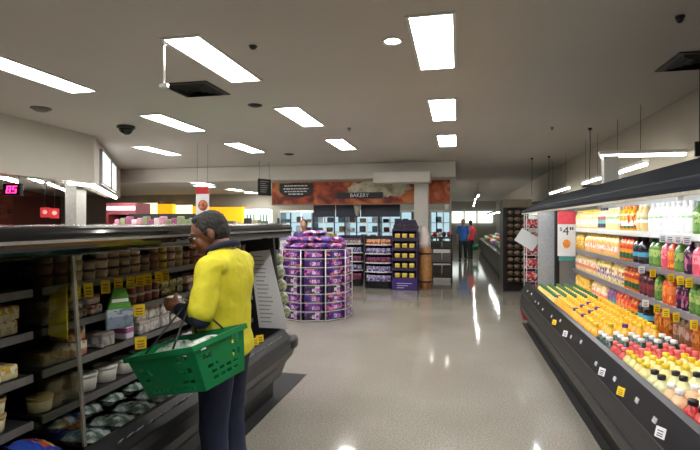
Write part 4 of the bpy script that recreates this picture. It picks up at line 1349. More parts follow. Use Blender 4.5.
# lit glass-fronted bakery cabinets
m_teal = mat('cabinet_glow_teal', (178, 208, 218), .5, emit=.5)
for k, (a, e) in enumerate(((280, 312), (313, 345), (346, 378), (379, 412), (430, 450))):
    Y = 15.0
    x0, x1 = Xat(a, Y), Xat(e, Y)
    hw, cx = (x1 - x0) / 2, (x0 + x1) / 2
    t = thing('glass_cabinet', 'pale teal lit bakery cabinet behind the navy boards, %s from the deli side' % nth(k + 1), 'cabinet', (cx, Y, 0), 0, 'lit bakery cabinets')
    MB().box(-hw, hw, 0, .6, 0, .95).build('plinth', M_white, t)
    MB().box(-hw, hw, .55, .6, .95, 1.85).build('lit_back', m_teal, t)
    for s_ in (-1, 1):
        MB().box(s_ * hw - .02, s_ * hw + .02, 0, .55, .95, 1.85).build('post', M_dark if k % 2 else M_steel, t)
    MB().box(-hw, hw, 0, .6, 1.85, 1.92).build('top', M_white, t)
    for j, z in enumerate((1.22, 1.52)):
        MB().box(-hw + .03, hw - .03, .1, .54, z, z + .02).build('shelf', M_steel, t)
    for q in range(1, 3):
        x = -hw + 2 * hw * q / 3
        MB().box(x - .018, x + .018, 0, .03, .95, 1.85).build('door_frame', M_dark if (q + k) % 2 else M_white, t)
    for j in range(9):
        if k == 4 and j % 3 != 1:
            continue
        lay = j // 3
        x = cx - hw * .68 + (j % 3) * hw * .66 + rnd.uniform(-.05, .05)
        v = (j * 2 + k) % 5
        c = [(60, 62, 70), (120, 96, 70), (70, 100, 112), (176, 190, 196), (96, 60, 50)][v]
        z = (.951, 1.241, 1.541)[lay]
        o = MB().box(-.09, .09, -.1, .1, 0, rnd.uniform(.1, .21), bev=.03).build('bread_loaf' if v in (1, 4) else 'baking_tin', mat('bake_%d' % v, c, .6, var=.3), None, (x, Y + .32, z))
        tag(o, '%s in bakery cabinet %s from deli side, %s shelf, %s along' % (('dark tin', 'tan loaf', 'teal tin', 'pale tin', 'brown loaf')[v], nth(k + 1), ('bottom', 'middle', 'top')[lay], nth(j % 3 + 1)), 'baked goods', 'goods in the bakery cabinets')

# ================================================================== DELI SIDE
# "85" queue display
p = at(11.5, 189.5, 6.85)
t = thing('queue_display', 'black queue number display with glowing pink-red digits 85 by the deli', 'display', p, R(8))
MB().box(-.13, .13, 0, .06, -.085, .085, bev=.008).build('case', M_black, t)
m_led = mat('led_pink', (255, 40, 110), .5, emit=3.5)
SEG = {'8': 'abcdefg', '5': 'afgcd'}


def digit(ch, x0):
    g = MB()
    w_, h_, th = .062, .10, .013
    lay = {'a': (0, w_, h_ - th, h_), 'd': (0, w_, 0, th), 'g': (0, w_, h_ / 2 - th / 2, h_ / 2 + th / 2), 'f': (0, th, h_ / 2, h_), 'b': (w_ - th, w_, h_ / 2, h_), 'e': (0, th, 0, h_ / 2), 'c': (w_ - th, w_, 0, h_ / 2)}
    for s_ in SEG[ch]:
        a, b_, c, d = lay[s_]
        sh = lambda x, z: (x0 + x + .18 * z, z - .05)
        g.prism([sh(a, c), sh(b_, c), sh(b_, d), sh(a, d)], -.006, .002, 'y')
    return g


digit('8', -.082).build('digit', m_led, t)
digit('5', .004).build('digit', m_led, t)
for s_ in (-1, 1):
    MB().cone((s_ * .09, .03, .085), (s_ * .09, .03, 2.5 - p.z if p.x < -6.1 else 2.2 - p.z), .004, n=6).build('wire', M_dark, t)
# deli tube battens under the deli ceiling
for k, (a, e) in enumerate((((-7.02, 6.2), (-7.75, 7.35)), ((-7.95, 7.7), (-8.7, 8.85)), ((-8.9, 9.2), (-9.7, 10.35)), ((-9.95, 10.7), (-10.7, 11.75)))):
    batten('tube_light', 'bright tube light under the deli ceiling, %s from the queue display' % nth(k + 1), (*a, 2.40), (*e, 2.40), 'deli tube lights', stem=2.5)
for k, (a, e) in enumerate((((-7.6, 6.2), (-8.3, 7.3)), ((-8.5, 7.6), (-9.2, 8.7)))):
    batten('tube_light', 'second-row tube light deeper inside the deli, %s from the queue display' % nth(k + 1), (*a, 2.40), (*e, 2.40), 'deli tube lights', stem=2.5)
# light strip and lit signs along the angled bulkhead
t = thing('light_strip', 'long bright light strip along the foot of the angled bulkhead', 'light', (0, 0, 0))
MB().cone((-6.0, 6.6, 2.168), (-6.04, 7.12, 2.168), .026).cone((-6.06, 7.16, 2.168), (-8.62, 11.05, 2.168), .026).build('tube', M_batten, t)
MB().box(-6.05, -5.99, 6.6, 7.1, 2.185, 2.198).build('bracket', M_white, t)
dr = Vector((-3.1, 4.7, 0)).normalized()
nr = Vector((dr.y, -dr.x, 0))
ang = math.atan2(dr.y, dr.x)
m_lit = bands('lit_sign_print', [(0, (236, 240, 236)), (.5, (250, 252, 250))], blot=(130, 170, 130), axis='X', scale=(6, 1, 3), thresh=.62)
lit = m_lit.node_tree.nodes['Principled BSDF']
lit.inputs['Emission Color'].default_value = (.95, 1, .96, 1)
lit.inputs['Emission Strength'].default_value = .45
for k, (s0, s1) in enumerate(((.75, 2.3), (2.55, 3.7))):
    c = Vector((-6.0, 7.15, 2.28)) + dr * ((s0 + s1) / 2) + nr * .03
    t = thing('lit_sign', 'white lit sign panel on the angled bulkhead, %s from its corner' % nth(k + 1), 'sign', c, ang)
    hl = (s1 - s0) / 2
    MB().box(-hl, hl, -.02, .02, 0, .58).build('panel', m_lit, t)
    fr = MB()
    for a, b_, c_, d in ((-hl - .03, hl + .03, -.03, 0), (-hl - .03, hl + .03, .58, .61), (-hl - .03, -hl, 0, .58), (hl, hl + .03, 0, .58)):
        fr.box(a, b_, -.028, .025, c_, d)
    fr.build('frame', M_steel, t)
# deli back: red signs, shelves, bench
for k, (px, py) in enumerate(((45.0, 212), (54.5, 213))):
    p = at(px, py, 11.0)
    t = thing('deli_sign', 'small bright red sign hanging inside the deli, %s' % ('nearer the queue display', 'farther from queue display')[k], 'sign', p, R(30))
    MB().box(-.09, .09, -.01, .01, -.12, .1).build('panel', mat('sign_red', (214, 40, 48), .5), t)
    MB().ell((0, -.014, 0), (.05, .004, .05)).build('mark', mat('sign_pale', (240, 190, 190), .5), t)
    MB().cone((0, 0, .1), (0, 0, 2.5 - p.z), .004, n=6).build('wire', M_dark, t)
p = at(7, 217, 7.6)
t = thing('deli_counter', 'steel deli counter with glass front at the picture edge', 'counter', (-7.6, 6.3, 0), R(118))
MB().box(-1.9, 1.9, -.4, .4, 0, .95).build('body', M_dark, t)
MB().box(-1.95, 1.95, -.45, .45, .95, 1.0).build('top', M_steel, t)
for k, (lx, hh) in enumerate(((-1.45, .62), (-1.1, .5), (-.72, .66), (.4, .3), (1.1, .34))):
    q = Vector((-7.6, 6.3, 1.001)) + Matrix.Rotation(R(118), 3, 'Z') @ Vector((lx, 0, 0))
    o = thing('deli_machine', '%s appliance on the deli counter, %s along from the near end' % (('steel', 'white', 'dark', 'pale', 'grey')[k], nth(k + 1)), 'appliance', q, R(118))
    mm = (M_steel, M_white, M_dark, M_white, M_steel)[k]
    MB().box(-.13, .13, -.16, .16, 0, hh, bev=.02).build('body', mm, o)
    MB().box(-.08, .08, -.175, -.158, hh * .4, hh * .8, bev=.004).build('window', M_black, o)
    MB().lathe([(.03, 0), (.03, .05)], 10, (.08, 0, hh)).build('knob', M_black, o)
# pink-red case and shelf goods behind
p = at(121, 222, 12.8)
t = thing('meat_cabinet', 'tall pinkish-red lit cabinet behind the grey deli column', 'cabinet', (p.x, p.y, 0), R(0))
MB().box(-.45, .45, 0, .6, 0, 1.35).build('body', M_black, t)
MB().box(-.45, .45, 0, .6, 1.75, 2.05).build('hood', mat('hood_pink', (150, 76, 84), .5), t)
MB().box(-.42, .42, -.01, .02, 1.86, 1.96).build('light_band', mat('pink_glow', (255, 214, 220), .5, emit=1.2), t)
MB().box(-.45, .45, .5, .6, 1.35, 1.75).build('back', M_black, t)
for s_ in (-1, 1):
    MB().box(s_ * .41 - .04, s_ * .41 + .04, 0, .6, 1.35, 1.75).build('post', mat('post_red', (150, 60, 66), .5), t)
# long far display of pink packs, seen over the low chiller
p = at(160, 222, 9.6)
t = thing('display_table', 'dark low display behind the low chiller carrying pink and pale packs', 'display', (p.x, p.y + .1, 0))
MB().box(-1.0, 1.1, -.3, .4, 0, 1.5).build('body', M_black, t)
MB().box(-1.0, 1.1, .3, .4, 1.5, 1.72).build('backboard', M_dark, t)
for k in range(16):
    c = [(214, 150, 176), (236, 220, 224), (170, 90, 130), (150, 160, 120)][(k * 7) % 4 if k < 11 else 3]
    o = MB().box(-.055, .055, -.06, .06, 0, .1 + .03 * (k % 3), bev=.02).build('pink_pack' if k < 11 else 'green_pack', mat('far_pack_%s' % str(c[0]), c, .5, var=.15), None, (p.x - .92 + k * .125, p.y, 1.501))
    tag(o, 'small %s pack on dark display behind low chiller, %s from deli side' % ('pinkish' if k < 11 else 'greenish', nth(k + 1)), 'pack', 'packs on the dark display')
# yellow and white lit fascias on the far wall
m_or = mat('fascia_orange', (246, 176, 30), .5, emit=.55)
m_pw = mat('fascia_pale', (250, 236, 190), .5, emit=.8)
m_wh = mat('fascia_white', (236, 246, 240), .5, emit=.8)
for k, (a, e, y0, y1, m, lb_) in enumerate(((143, 157, 203, 214, m_pw, 'pale cream'), (157, 173, 204, 214, m_or, 'yellow'), (175, 192, 205, 214, m_pw, 'cream yellow'), (192, 209, 206, 220, m_or, 'orange poster-side'), (209, 243, 207, 222, m_or, 'broad orange'), (244, 258, 209, 226, m_wh, 'white'), (258, 270, 209, 226, m_wh, 'pale green-white'))):
    Y = 17.2
    x0, x1 = Xat(a, Y), Xat(e, Y)
    d = Y * CT - x0 * ST
    t = thing('glow_panel', '%s lit fascia panel on the far wall, %s from the deli side' % (lb_, nth(k + 1)), 'panel', ((x0 + x1) / 2, Y, EYE + (222 - y1) / F_PX * d))
    hw, hh = (x1 - x0) / 2 - .02, (y1 - y0) / F_PX * d
    MB().box(-hw, hw, 0, .28, 0, hh).build('face', m, t)
    MB().box(-hw, hw, .0, .28, hh, hh + .04).build('cap_strip', M_steel, t)
    if lb_ in ('white', 'pale green-white'):
        g = MB()
        for q in range(3):
            g.box(-hw * .7 + q * hw * .5, -hw * .4 + q * hw * .5, -.01, 0, hh * .2, hh * .7)
        g.build('picture', mat('fascia_green', (120, 160, 120), .5), t)
# long shelf run below the fascias
t = thing('wall_shelving', 'long grey shelving under the lit fascias on the far wall', 'shelving', (-8.6, 16.4, 0))
MB().box(-4.5, 3.2, 0, .7, 0, 1.42).build('body', mat('shelving_grey', (70, 72, 74), .5), t)
for k in range(24):
    c = [(200, 200, 200), (60, 60, 64), (190, 180, 150), (110, 120, 110)][(k * 5) % 4]
    o = MB().box(-.12, .12, -.1, .1, 0, .12 + .05 * ((k * 3) % 4), bev=.02).build('grocery_box', mat('groc_%d' % ((k * 5) % 4), c, .6, var=.15), None, (-12.9 + k * .32, 16.6, 1.421))
    tag(o, 'tiny grocery box on the far shelving under the fascias, %s from deli side' % nth(k + 1), 'box', 'boxes on the far shelving')
# hanging poster
p = at(202.5, 201, 9.0)
hw = 6.5 / F_PX * 9.0
t = thing('hanging_poster', 'tall red and white food poster hanging above the shopping man', 'poster', p, R(12))
MB().box(-hw, hw, -.004, .004, -.27, .27).build('sheet', M_paper, t)
MB().box(-hw, hw, -.007, -.004, .13, .27).build('red_header', mat('poster_red2', (196, 44, 48), .6), t)
MB().ell((0.01, -.006, -.08), (hw * .75, .004, .1)).build('food_picture', ramp_noise('poster_food', [(90, 40, 30), (180, 90, 50), (220, 170, 130)], 14), t)
for s_ in (-1, 1):
    MB().cone((s_ * hw * .8, 0, .27), (s_ * hw * .8, 0, CEIL - p.z), .003, n=6).build('wire', M_dark, t)

# chiller past the low one, its lit top painted as a green header
t = thing('green_header', 'low display with its lit green top painted on, just past the low chiller', 'display', (-3.25, 5.9, 0))
MB().box(-.55, .55, 0, .4, 0, 1.22).build('body', mat('gh_body', (60, 56, 80), .5), t)
MB().box(-.57, .57, -.02, .42, 1.22, 1.40, bev=.01).build('header', mat('header_painted_glow', (120, 200, 160), .5), t)
MB().box(-.5, .5, -.026, -.02, 1.27, 1.33).build('white_band', M_paper, t)
for q in range(3):
    MB().box(-.53, .53, -.03, 0, .35 + q * .3, .37 + q * .3).build('ledge', m_purp, t)

# ================================================================== BEYOND THE JUICE CASE
# white wire rack with red packs
p = at(528.5, 290, 8.75)
RX, RYk = 1.30, 8.55
t = thing('wire_rack', 'tall white wire rack of red packs past the end of juice case', 'rack', (RX, RYk, 0))
g = MB()
for sx in (-.19, .0, .19):
    for sy in (0, .3):
        g.cone((sx, sy, 0), (sx, sy, 1.68), .007, n=6)
for q in range(8):
    z = .12 + q * .22
    for sy in (0, .3):
        g.cone((-.19, sy, z), (.19, sy, z), .005, n=6)
    for k in range(5):
        g.cone((-.19 + k * .095, 0, z), (-.19 + k * .095, .3, z), .004, n=6)
g.build('wire_frame', MATS['wire_white'], t)
m_redp = bands('red_pack', [(0, (120, 30, 36)), (.4, (206, 70, 76)), (.8, (170, 50, 50))], blot=(230, 180, 176), scale=(4, 1, 4))
rpm = MB().box(-.082, .082, -.1, .1, 0, .15, bev=.015).mesh('red_pack', m_redp)
for q in range(7):
    for j in range(2):
        o = ob('red_pack', rpm, None, (RX - .095 + j * .19, RYk + .15, .126 + q * .22))
        tag(o, 'red pack in the white wire rack, %s shelf up, %s' % (nth(q + 1), ('aisle side', 'wall side')[j]), 'pack', 'red packs in the wire rack')
o = MB().box(-.17, .17, -.003, .003, -.12, .12).build('paper_note', M_paper, None, (1.12, 8.535, 1.26), (0, R(32), 0))
tag(o, 'white paper note hanging tilted on the wire rack', 'note')
MB().box(-.012, .012, -.006, .006, .10, .125).build('clip', M_steel, o)
t = thing('floor_basket', 'low red floor basket at the foot of the white wire rack', 'basket', (1.12, 8.22, 0), R(12))
MB().lathe([(.11, 0), (.15, .16), (.155, .16), (.145, .15), (.10, .01)], 16).build('bowl', mat('basket_red', (190, 50, 50), .45), t)
MB().tube([(.15 * math.cos(a), 0, .16 + .12 * math.sin(a)) for a in [math.pi * i / 10 for i in range(11)]], .006, 6).build('handle', M_black, t)
# dark produce rack end with post
t = thing('produce_rack', 'tall rack end covered with dark brown bagged produce, black post beside it', 'rack', (1.28, 11.4, 0))
MB().box(-.22, .25, .12, .9, 0, 1.85).build('body', M_black, t)
MB().box(-.30, -.22, 0, .9, 0, 1.87).build('post', M_black, t)
MB().box(-.30, .3, -.05, .95, 1.87, 2.05).build('header', mat('header_tan', (110, 100, 84), .6), t)
m_coco = ramp_noise('brown_produce', [(60, 48, 36), (140, 118, 90), (90, 68, 48), (176, 156, 122)], 18, 4, .7)
cm = MB().ell((0, 0, 0), (.068, .05, .05)).mesh('brown_produce', m_coco)
for q in range(11):
    MB().box(-.22, .25, .0, .12, .2 + q * .15, .212 + q * .15).build('ledge', M_dark, t)
    for j in range(3):
        o = ob('brown_produce', cm, None, (1.28 - .14 + j * .152, 11.463, .264 + q * .15), (0, 0, rnd.uniform(-.25, .25)))
        tag(o, 'round brown produce on the dark rack end, %s ledge up, %s from the aisle' % (nth(q + 1), nth(j + 1)), 'produce', 'brown produce on the rack end')
# far low produce case
t = thing('produce_case', 'long low black produce case along the far aisle', 'case', (0, 0, 0))
MB().prism([(1.2, 0), (1.14, .1), (1.08, .5), (1.1, .66), (1.16, .68), (2.3, .95), (2.3, 0)], 12.6, 27, 'y').build('body', m_caseb, t)
MB().box(2.25, 2.4, 12.6, 27, .9, 1.9).build('mirror_back', mat('case_back_pale', (170, 176, 170), .3), t)
MB().prism([(1.5, 1.95), (1.5, 2.02), (2.4, 2.1), (2.4, 2.05)], 12.6, 27, 'y').build('canopy', M_dark, t)
MB().cone((1.6, 12.8, 1.94), (1.6, 26.5, 1.94), .02).build('tube', mat('produce_tube_glow', (250, 255, 250), .5, emit=16), t)
prod = [((150, 176, 90), 'pale green'), ((226, 226, 200), 'cream'), ((110, 150, 80), 'green'), ((150, 100, 170), 'violet'), ((214, 200, 190), 'pale pink'), ((200, 60, 50), 'red')]
pm = [MB().ell((0, 0, 0), (.11, .115, .09)).mesh('vegetable', mat('veg_%d' % k, c, .6, var=.25)) for k, (c, _) in enumerate(prod)]
for j in range(4):
    for k in range(26):
        v = (k // 3 + j) % 6
        X = 1.30 + j * .25
        o = ob('vegetable', pm[v], None, (X, 12.95 + k * .46, .70 + (X - 1.16) * .237 + .09), rnd.uniform(0, 3))
        tag(o, '%s vegetable on the far produce case, %s from its near end, %s row' % (prod[v][1], nth(k + 1), ('front', 'second', 'third', 'back')[j]), 'vegetable', 'vegetables on the produce case')
#PART4

for k, (x0, x1, z0, z1) in enumerate(((-.4, .35, 1.5, 2.3), (.5, 1.2, 1.5, 2.3), (1.35, 2.3, 1.5, 2.3))):  # glowing panels added to make the far end wall bright
    t = thing('glow_panel', 'added white glow panel on the far aisle end wall, %s from the deli side' % nth(k + 1), 'panel', ((x0 + x1) / 2, 34.9, z0))
    hw = (x1 - x0) / 2
    MB().box(-hw, hw, 0, .05, 0, z1 - z0).build('face', m_wh, t)
    MB().box(-hw, hw, -.01, .05, z1 - z0, z1 - z0 + .06).build('cap_strip', M_steel, t)
# ================================================================== PEOPLE
def blob(name, mb, voxel, smooth, m, parent, disp=0.0, dsize=.12):
    """one continuous surface grown over overlapping volumes"""
    o = mb.build(name, m, None)
    r_ = o.modifiers.new('r', 'REMESH'); r_.mode = 'VOXEL'; r_.voxel_size = voxel; r_.use_smooth_shade = True
    s_ = o.modifiers.new('s', 'SMOOTH'); s_.factor = .5; s_.iterations = smooth
    if disp:
        tx = bpy.data.textures.new(name + '_folds', 'CLOUDS'); tx.noise_scale = dsize; tx.noise_depth = 2
        d_ = o.modifiers.new('d', 'DISPLACE'); d_.texture = tx; d_.strength = disp; d_.mid_level = .5; d_.texture_coords = 'LOCAL'
    bpy.context.view_layer.update()
    me = bpy.data.meshes.new_from_object(o.evaluated_get(bpy.context.evaluated_depsgraph_get()))
    me.name = name
    me.polygons.foreach_set('use_smooth', [True] * len(me.polygons))
    old = o.data
    bpy.data.objects.remove(o)
    bpy.data.meshes.remove(old)
    return ob(name, me, parent)


MX, MYY, MROT = -1.235, 2.45, R(90)
man = thing('person', 'man in yellow navy-collared shirt reading a tub, green basket on his arm', 'person', (MX, MYY, 0), MROT)
m_skin = mat('skin_brown', (122, 78, 58), .5, var=.08, scale=20)
m_hair = mat('hair_dark_grey', (40, 37, 36), .75, var=.5, scale=70, bump=.4)
m_hivis = mat('shirt_yellow', (214, 204, 44), .75, var=.05, scale=13, bump=1.0)
m_navy2 = mat('cloth_navy', (24, 32, 58), .8, var=.12, scale=12)
HC = Vector((0, .095, 1.505))
HM = Matrix.Rotation(R(24), 3, 'Z') @ Matrix.Rotation(R(-22), 3, 'X')
H = lambda *p: HC + HM @ Vector(p)
body = MB()
TOR = [((0, 0, .86), .155, .11), ((0, .015, .95), .165, .125), ((0, .02, 1.05), .165, .13), ((0, .01, 1.15), .168, .12), ((0, -.005, 1.25), .175, .11), ((0, -.01, 1.32), .168, .095), ((0, -.005, 1.375), .11, .07), ((0, .01, 1.41), .065, .06)]
body.loft(TOR)
body.capsule((0, .012, 1.38), H(0, -.03, -.07), .06, .052, 16)
body.ell(HC, (.074, .095, .094), 24, 18, HM)
body.ell(H(0, .043, -.07), (.056, .052, .062), 18, 12, HM)
body.ell(H(0, .078, -.112), (.028, .022, .02), 12, 8, HM)
for s_ in (-1, 1):
    body.ell(H(s_ * .036, .062, -.042), (.028, .028, .03), 12, 8, HM)
    body.ell(H(s_ * .079, -.008, -.024), (.011, .021, .034), 12, 8, HM)
body.capsule(H(0, .092, -.012), H(0, .116, -.05), .010, .0155, 10)
for s_ in (-1, 1):
    body.ell(H(s_ * .012, .106, -.054), (.010, .012, .009), 10, 6, HM)
body.ell(H(0, .083, .012), (.055, .017, .012), 14, 8, HM)
body.ell(H(0, .085, -.088), (.024, .016, .014), 12, 8, HM)
# left arm (nearer the basket), right arm
LSH, LEL, LWR = (-.178, -.01, 1.315), (-.255, .0, 1.075), (-.145, .185, 1.095)
RSH, REL, RWR = (.178, -.01, 1.315), (.225, .05, 1.075), (.075, .175, 1.055)
body.chain([LSH, LEL, LWR], [.056, .043, .027]).chain([RSH, REL, RWR], [.056, .043, .027])
# left hand: palm upright, fingers wrap the tub
arms_, body = body, MB()
body.chain([Vector(LWR) + Vector((0, .045, .04)), (-.115, .295, 1.15)], [.027, .026])
body.ell((-.118, .275, 1.148), (.017, .04, .038))
for k, z in enumerate((1.178, 1.159, 1.140, 1.122)):
    s_ = (.95, 1.05, 1.0, .82)[k]
    body.chain([(-.122, .285, z), (-.108, .30, z), (-.100, .30 + .038 * s_, z), (-.078, .30 + .058 * s_, z), (-.05, .302 + .060 * s_, z - .003)], [.0105, .0095, .009, .0085, .0075], 8)
body.chain([(-.128, .25, 1.160), (-.112, .272, 1.190), (-.088, .288, 1.203), (-.065, .298, 1.203)], [.013, .012, .0105, .0085], 8)
# right hand: palm up beneath the tub
body.ell((.02, .268, 1.096), (.042, .038, .016))
body.chain([Vector(RWR) + Vector((0, .045, .04)), (.03, .26, 1.096)], [.027, .02])
dv, ev = Vector((-.80, .6, 0)), Vector((.6, .8, 0))
for k in range(4):
    b0 = Vector((.005, .275, 1.097)) + ev * (k - 1.3) * .0195
    s_ = (.85, 1.0, 1.05, .9)[k]
    body.chain([b0, b0 + dv * .035 * s_, b0 + dv * .058 * s_ + Vector((0, 0, -.004)), b0 + dv * .075 * s_ + Vector((0, 0, -.002))], [.010, .009, .0085, .0075], 8)
body.chain([(.045, .262, 1.108), (.025, .256, 1.13), (.004, .268, 1.148), (-.008, .28, 1.16)], [.013, .012, .010, .0085], 8)
arms_.add([v + Vector((0, -.045, -.04)) for v in body.v], body.f)
body = arms_
# legs
for s_ in (-1, 1):
    body.chain([(s_ * .085, .0, .88), (s_ * .095, .02, .47), (s_ * .10, -.02, .10)], [.085, .055, .04], 14)
    body.capsule((s_ * .10, -.03, .06), (s_ * .115, .12, .045), .038, .03)
blob('body', body, .0052, 5, m_skin, man)
# clothing
sh = MB()
infl = lambda rg, dx: [(r_[0], r_[1] + dx, r_[2] + dx) for r_ in rg]
sh.loft(infl([((0, .0, .845), .165, .125), ((0, .005, .9), .168, .128)] + TOR[1:7], .018) + [((0, .008, 1.405), .078, .072)])
for a, b_, s_ in ((LSH, LEL, -1), (RSH, REL, 1)):
    a, b_ = Vector(a), Vector(b_)
    e = a + (b_ - a) * .86
    sh.chain([a, a + (b_ - a) * .4, e], [.074, .073, .069], 16)
    sh.ell(a + Vector((-s_ * .03, -.005, .0)), (.085, .082, .07))
shirt = blob('shirt', sh, .009, 5, m_hivis, man, .03, .13)
cuffs = MB()
for a, b_ in ((LSH, LEL), (RSH, REL)):
    a, b_ = Vector(a), Vector(b_)
    cuffs.cone(a + (b_ - a) * .93, a + (b_ - a) * 1.12, .062, .058, 18)
us = MB()
for el_, wr in ((LEL, LWR), (REL, RWR)):
    el_, wr = Vector(el_), Vector(wr)
    s_ = Vector(LSH if el_.x < 0 else RSH)
    us = MB().chain([s_ + (el_ - s_) * .75, el_, el_ + (wr - el_) * .5, wr - (wr - el_) * .06], [.052, .054, .048, .037], 14)
    blob('undersleeve', us, .008, 4, m_navy2, man, .008, .06)
pts = []
for k in range(22):
    a = 2 * math.pi * k / 22
    pts.append((.074 * math.cos(a), .012 + .078 * math.sin(a), 1.415 - .03 * math.sin(a) + .006 * math.cos(2 * a)))
MB().tube(pts, .017, 10, True).build('collar', m_navy2, man)
MB().box(-.11, -.06, -.004, .004, 0, .05, bev=.003).build('chest_badge', mat('badge_red', (196, 70, 60), .6, var=.2), man, (0, .118, 1.2), (R(-6), 0, R(22)))
tr_ = MB()
tr_.loft([((0, .0, .98), .15, .115), ((0, 0, .9), .168, .128), ((0, 0, .82), .165, .125), ((0, 0, .76), .15, .11)])
for s_ in (-1, 1):
    tr_.chain([(s_ * .085, .0, .84), (s_ * .095, .02, .47), (s_ * .10, -.02, .09)], [.10, .075, .07], 16)
blob('trousers', tr_, .010, 5, m_navy2, man, .014, .12)
for s_ in (-1, 1):
    so = MB().loft([((s_ * .108, .05, .0), .048, .14), ((s_ * .108, .05, .03), .05, .142), ((s_ * .106, .035, .07), .044, .115), ((s_ * .103, -.02, .10), .042, .06), ((s_ * .10, -.03, .125), .04, .05)], 18)
    so.build('shoe', mat('boot_black', (26, 24, 24), .4), man)
hr = MB()
hr.ell(H(0, -.016, .018), (.080, .094, .088), 24, 18, HM)
hr.ell(H(0, -.040, -.022), (.074, .070, .070), 18, 14, HM)
hr.ell(H(0, .028, .074), (.052, .04, .028), 18, 12, HM)
for s_ in (-1, 1):
    hr.ell(H(s_ * .066, .012, .008), (.013, .022, .036), 10, 8, HM)
blob('hair', hr, .005, 4, m_hair, man, .008, .02)
m_eye, m_iris = mat('eye_white', (210, 205, 200), .2, var=0), mat('eye_iris', (40, 26, 20), .15, var=0)
for s_ in (-1, 1):
    e = MB().ell(H(s_ * .032, .081, -.012), .0125, 14, 10).build('eye', m_eye, man)
    MB().ell(H(s_ * .032, .0912, -.015), (.005, .003, .005), 10, 6, HM).build('iris', m_iris, e)
    MB().ell(H(s_ * .032, .091, .012), (.021, .005, .005), 12, 6, HM).build('eyebrow', m_hair, man)
MB().ell(H(0, .100, -.089), (.019, .004, .005), 12, 6, HM).build('lips', mat('lips_brown', (104, 58, 50), .5), man)
gl_ = MB()
for s_ in (-1, 1):
    ring = []
    for k in range(16):
        a = 2 * math.pi * k / 16
        ring.append(H(s_ * .034 + .025 * math.copysign(abs(math.cos(a)) ** .6, math.cos(a)), .112 - .006 * abs(math.cos(a)), -.015 + .017 * math.copysign(abs(math.sin(a)) ** .6, math.sin(a))))
    gl_.tube(ring,   .0032, 6, True)
    gl_.tube([H(s_ * .059, .106, -.006), H(s_ * .078, .08, -.006), H(s_ * .084, .0, -.004), H(s_ * .083, -.02, -.018)],   .0032, 6)
gl_.tube([H(-.010, .112, -.010), H(0, .117, -.008), H(.010, .112, -.010)], .002, 6)
gl_.build('glasses', M_black, man)
# what he holds
c = Matrix.Translation((MX, MYY, 0)) @ Matrix.Rotation(MROT, 4, 'Z') @ Vector((-.052, .273, 1.0795))
t = thing('dip_tub', 'small white tub held up in the hands of the shopping man', 'tub', c, .4)
MB().lathe([(.029, 0), (.036, .055)], 18).build('cup', mat('held_white', (226, 226, 224), .4), t)
MB().lathe([(.0375, .054), (.038, .058), (.038, .064), (.034, .067)], 18).build('lid', M_white, t)

# ---- green shopping basket on his arm
m_bg = mat('basket_green', (12, 122, 70), .35, var=.04)
BC = Vector((-1.255, 2.085, .985))
ax = Vector((.94, -.33, .25)).normalized()
ay0 = Vector((.33, .94, .13))
az = ax.cross(ay0).normalized()
ay = az.cross(ax)
BMX = Matrix((ax, ay, az)).transposed()
bk_ = thing('shopping_basket', 'green plastic shopping basket hanging from the forearm of the man', 'basket', BC, tuple(BMX.to_euler()))
LX, LYh, DZ, IN = .235, .155, .20, .035


def wall(mb, a, b_, c_, d, nu, nv, holes):
    """a,b rim corners; c,d bottom corners below b and a"""
    a, b_, c_, d = map(Vector, (a, b_, c_, d))
    P_ = lambda i, j: (a.lerp(b_, i / nu)).lerp(d.lerp(c_, i / nu), j / nv)
    vs_ = [P_(i, j) for j in range(nv + 1) for i in range(nu + 1)]
    fs_ = [[j * (nu + 1) + i, j * (nu + 1) + i + 1, (j + 1) * (nu + 1) + i + 1, (j + 1) * (nu + 1) + i] for j in range(nv) for i in range(nu) if not holes(i, j)]
    mb.add(vs_, fs_)


T = [(-LX, -LYh, 0), (LX, -LYh, 0), (LX, LYh, 0), (-LX, LYh, 0)]
B = [(-LX + IN, -LYh + IN, -DZ), (LX - IN, -LYh + IN, -DZ), (LX - IN, LYh - IN, -DZ), (-LX + IN, LYh - IN, -DZ)]
hl = lambda i, j: (i in (19, 20, 22, 23) and j in (2, 3, 6, 7, 10) and (i + j) % 5 != 1) or (j == 12 and i % 2 == 0 and 3 < i < 24) or (i in (3, 4) and j in (4, 8))
hs = lambda i, j: (i in (2, 3, 4) and j in (1, 3, 4) and (i * j) % 5 != 4) or (i in (13, 15) and j in (1, 2, 3, 6, 7)) or (j in (9, 11) and 2 < i < 16 and i % 3 != 0) or (i in (3, 4, 6) and j == 7)
wl = MB()
wall(wl, T[0], T[1], B[1], B[0], 27, 14, hl)
wall(wl, T[1], T[2], B[2], B[1], 18, 14, hs)
wall(wl, T[2], T[3], B[3], B[2], 27, 14, hl)
wall(wl, T[3], T[0], B[0], B[3], 18, 14, hs)
wl.add(B, [[0, 1, 2, 3]])
bo = wl.build('basket_body', m_bg, bk_)
so_ = bo.modifiers.new('thick', 'SOLIDIFY'); so_.thickness = .005; so_.offset = 0
rim = MB()
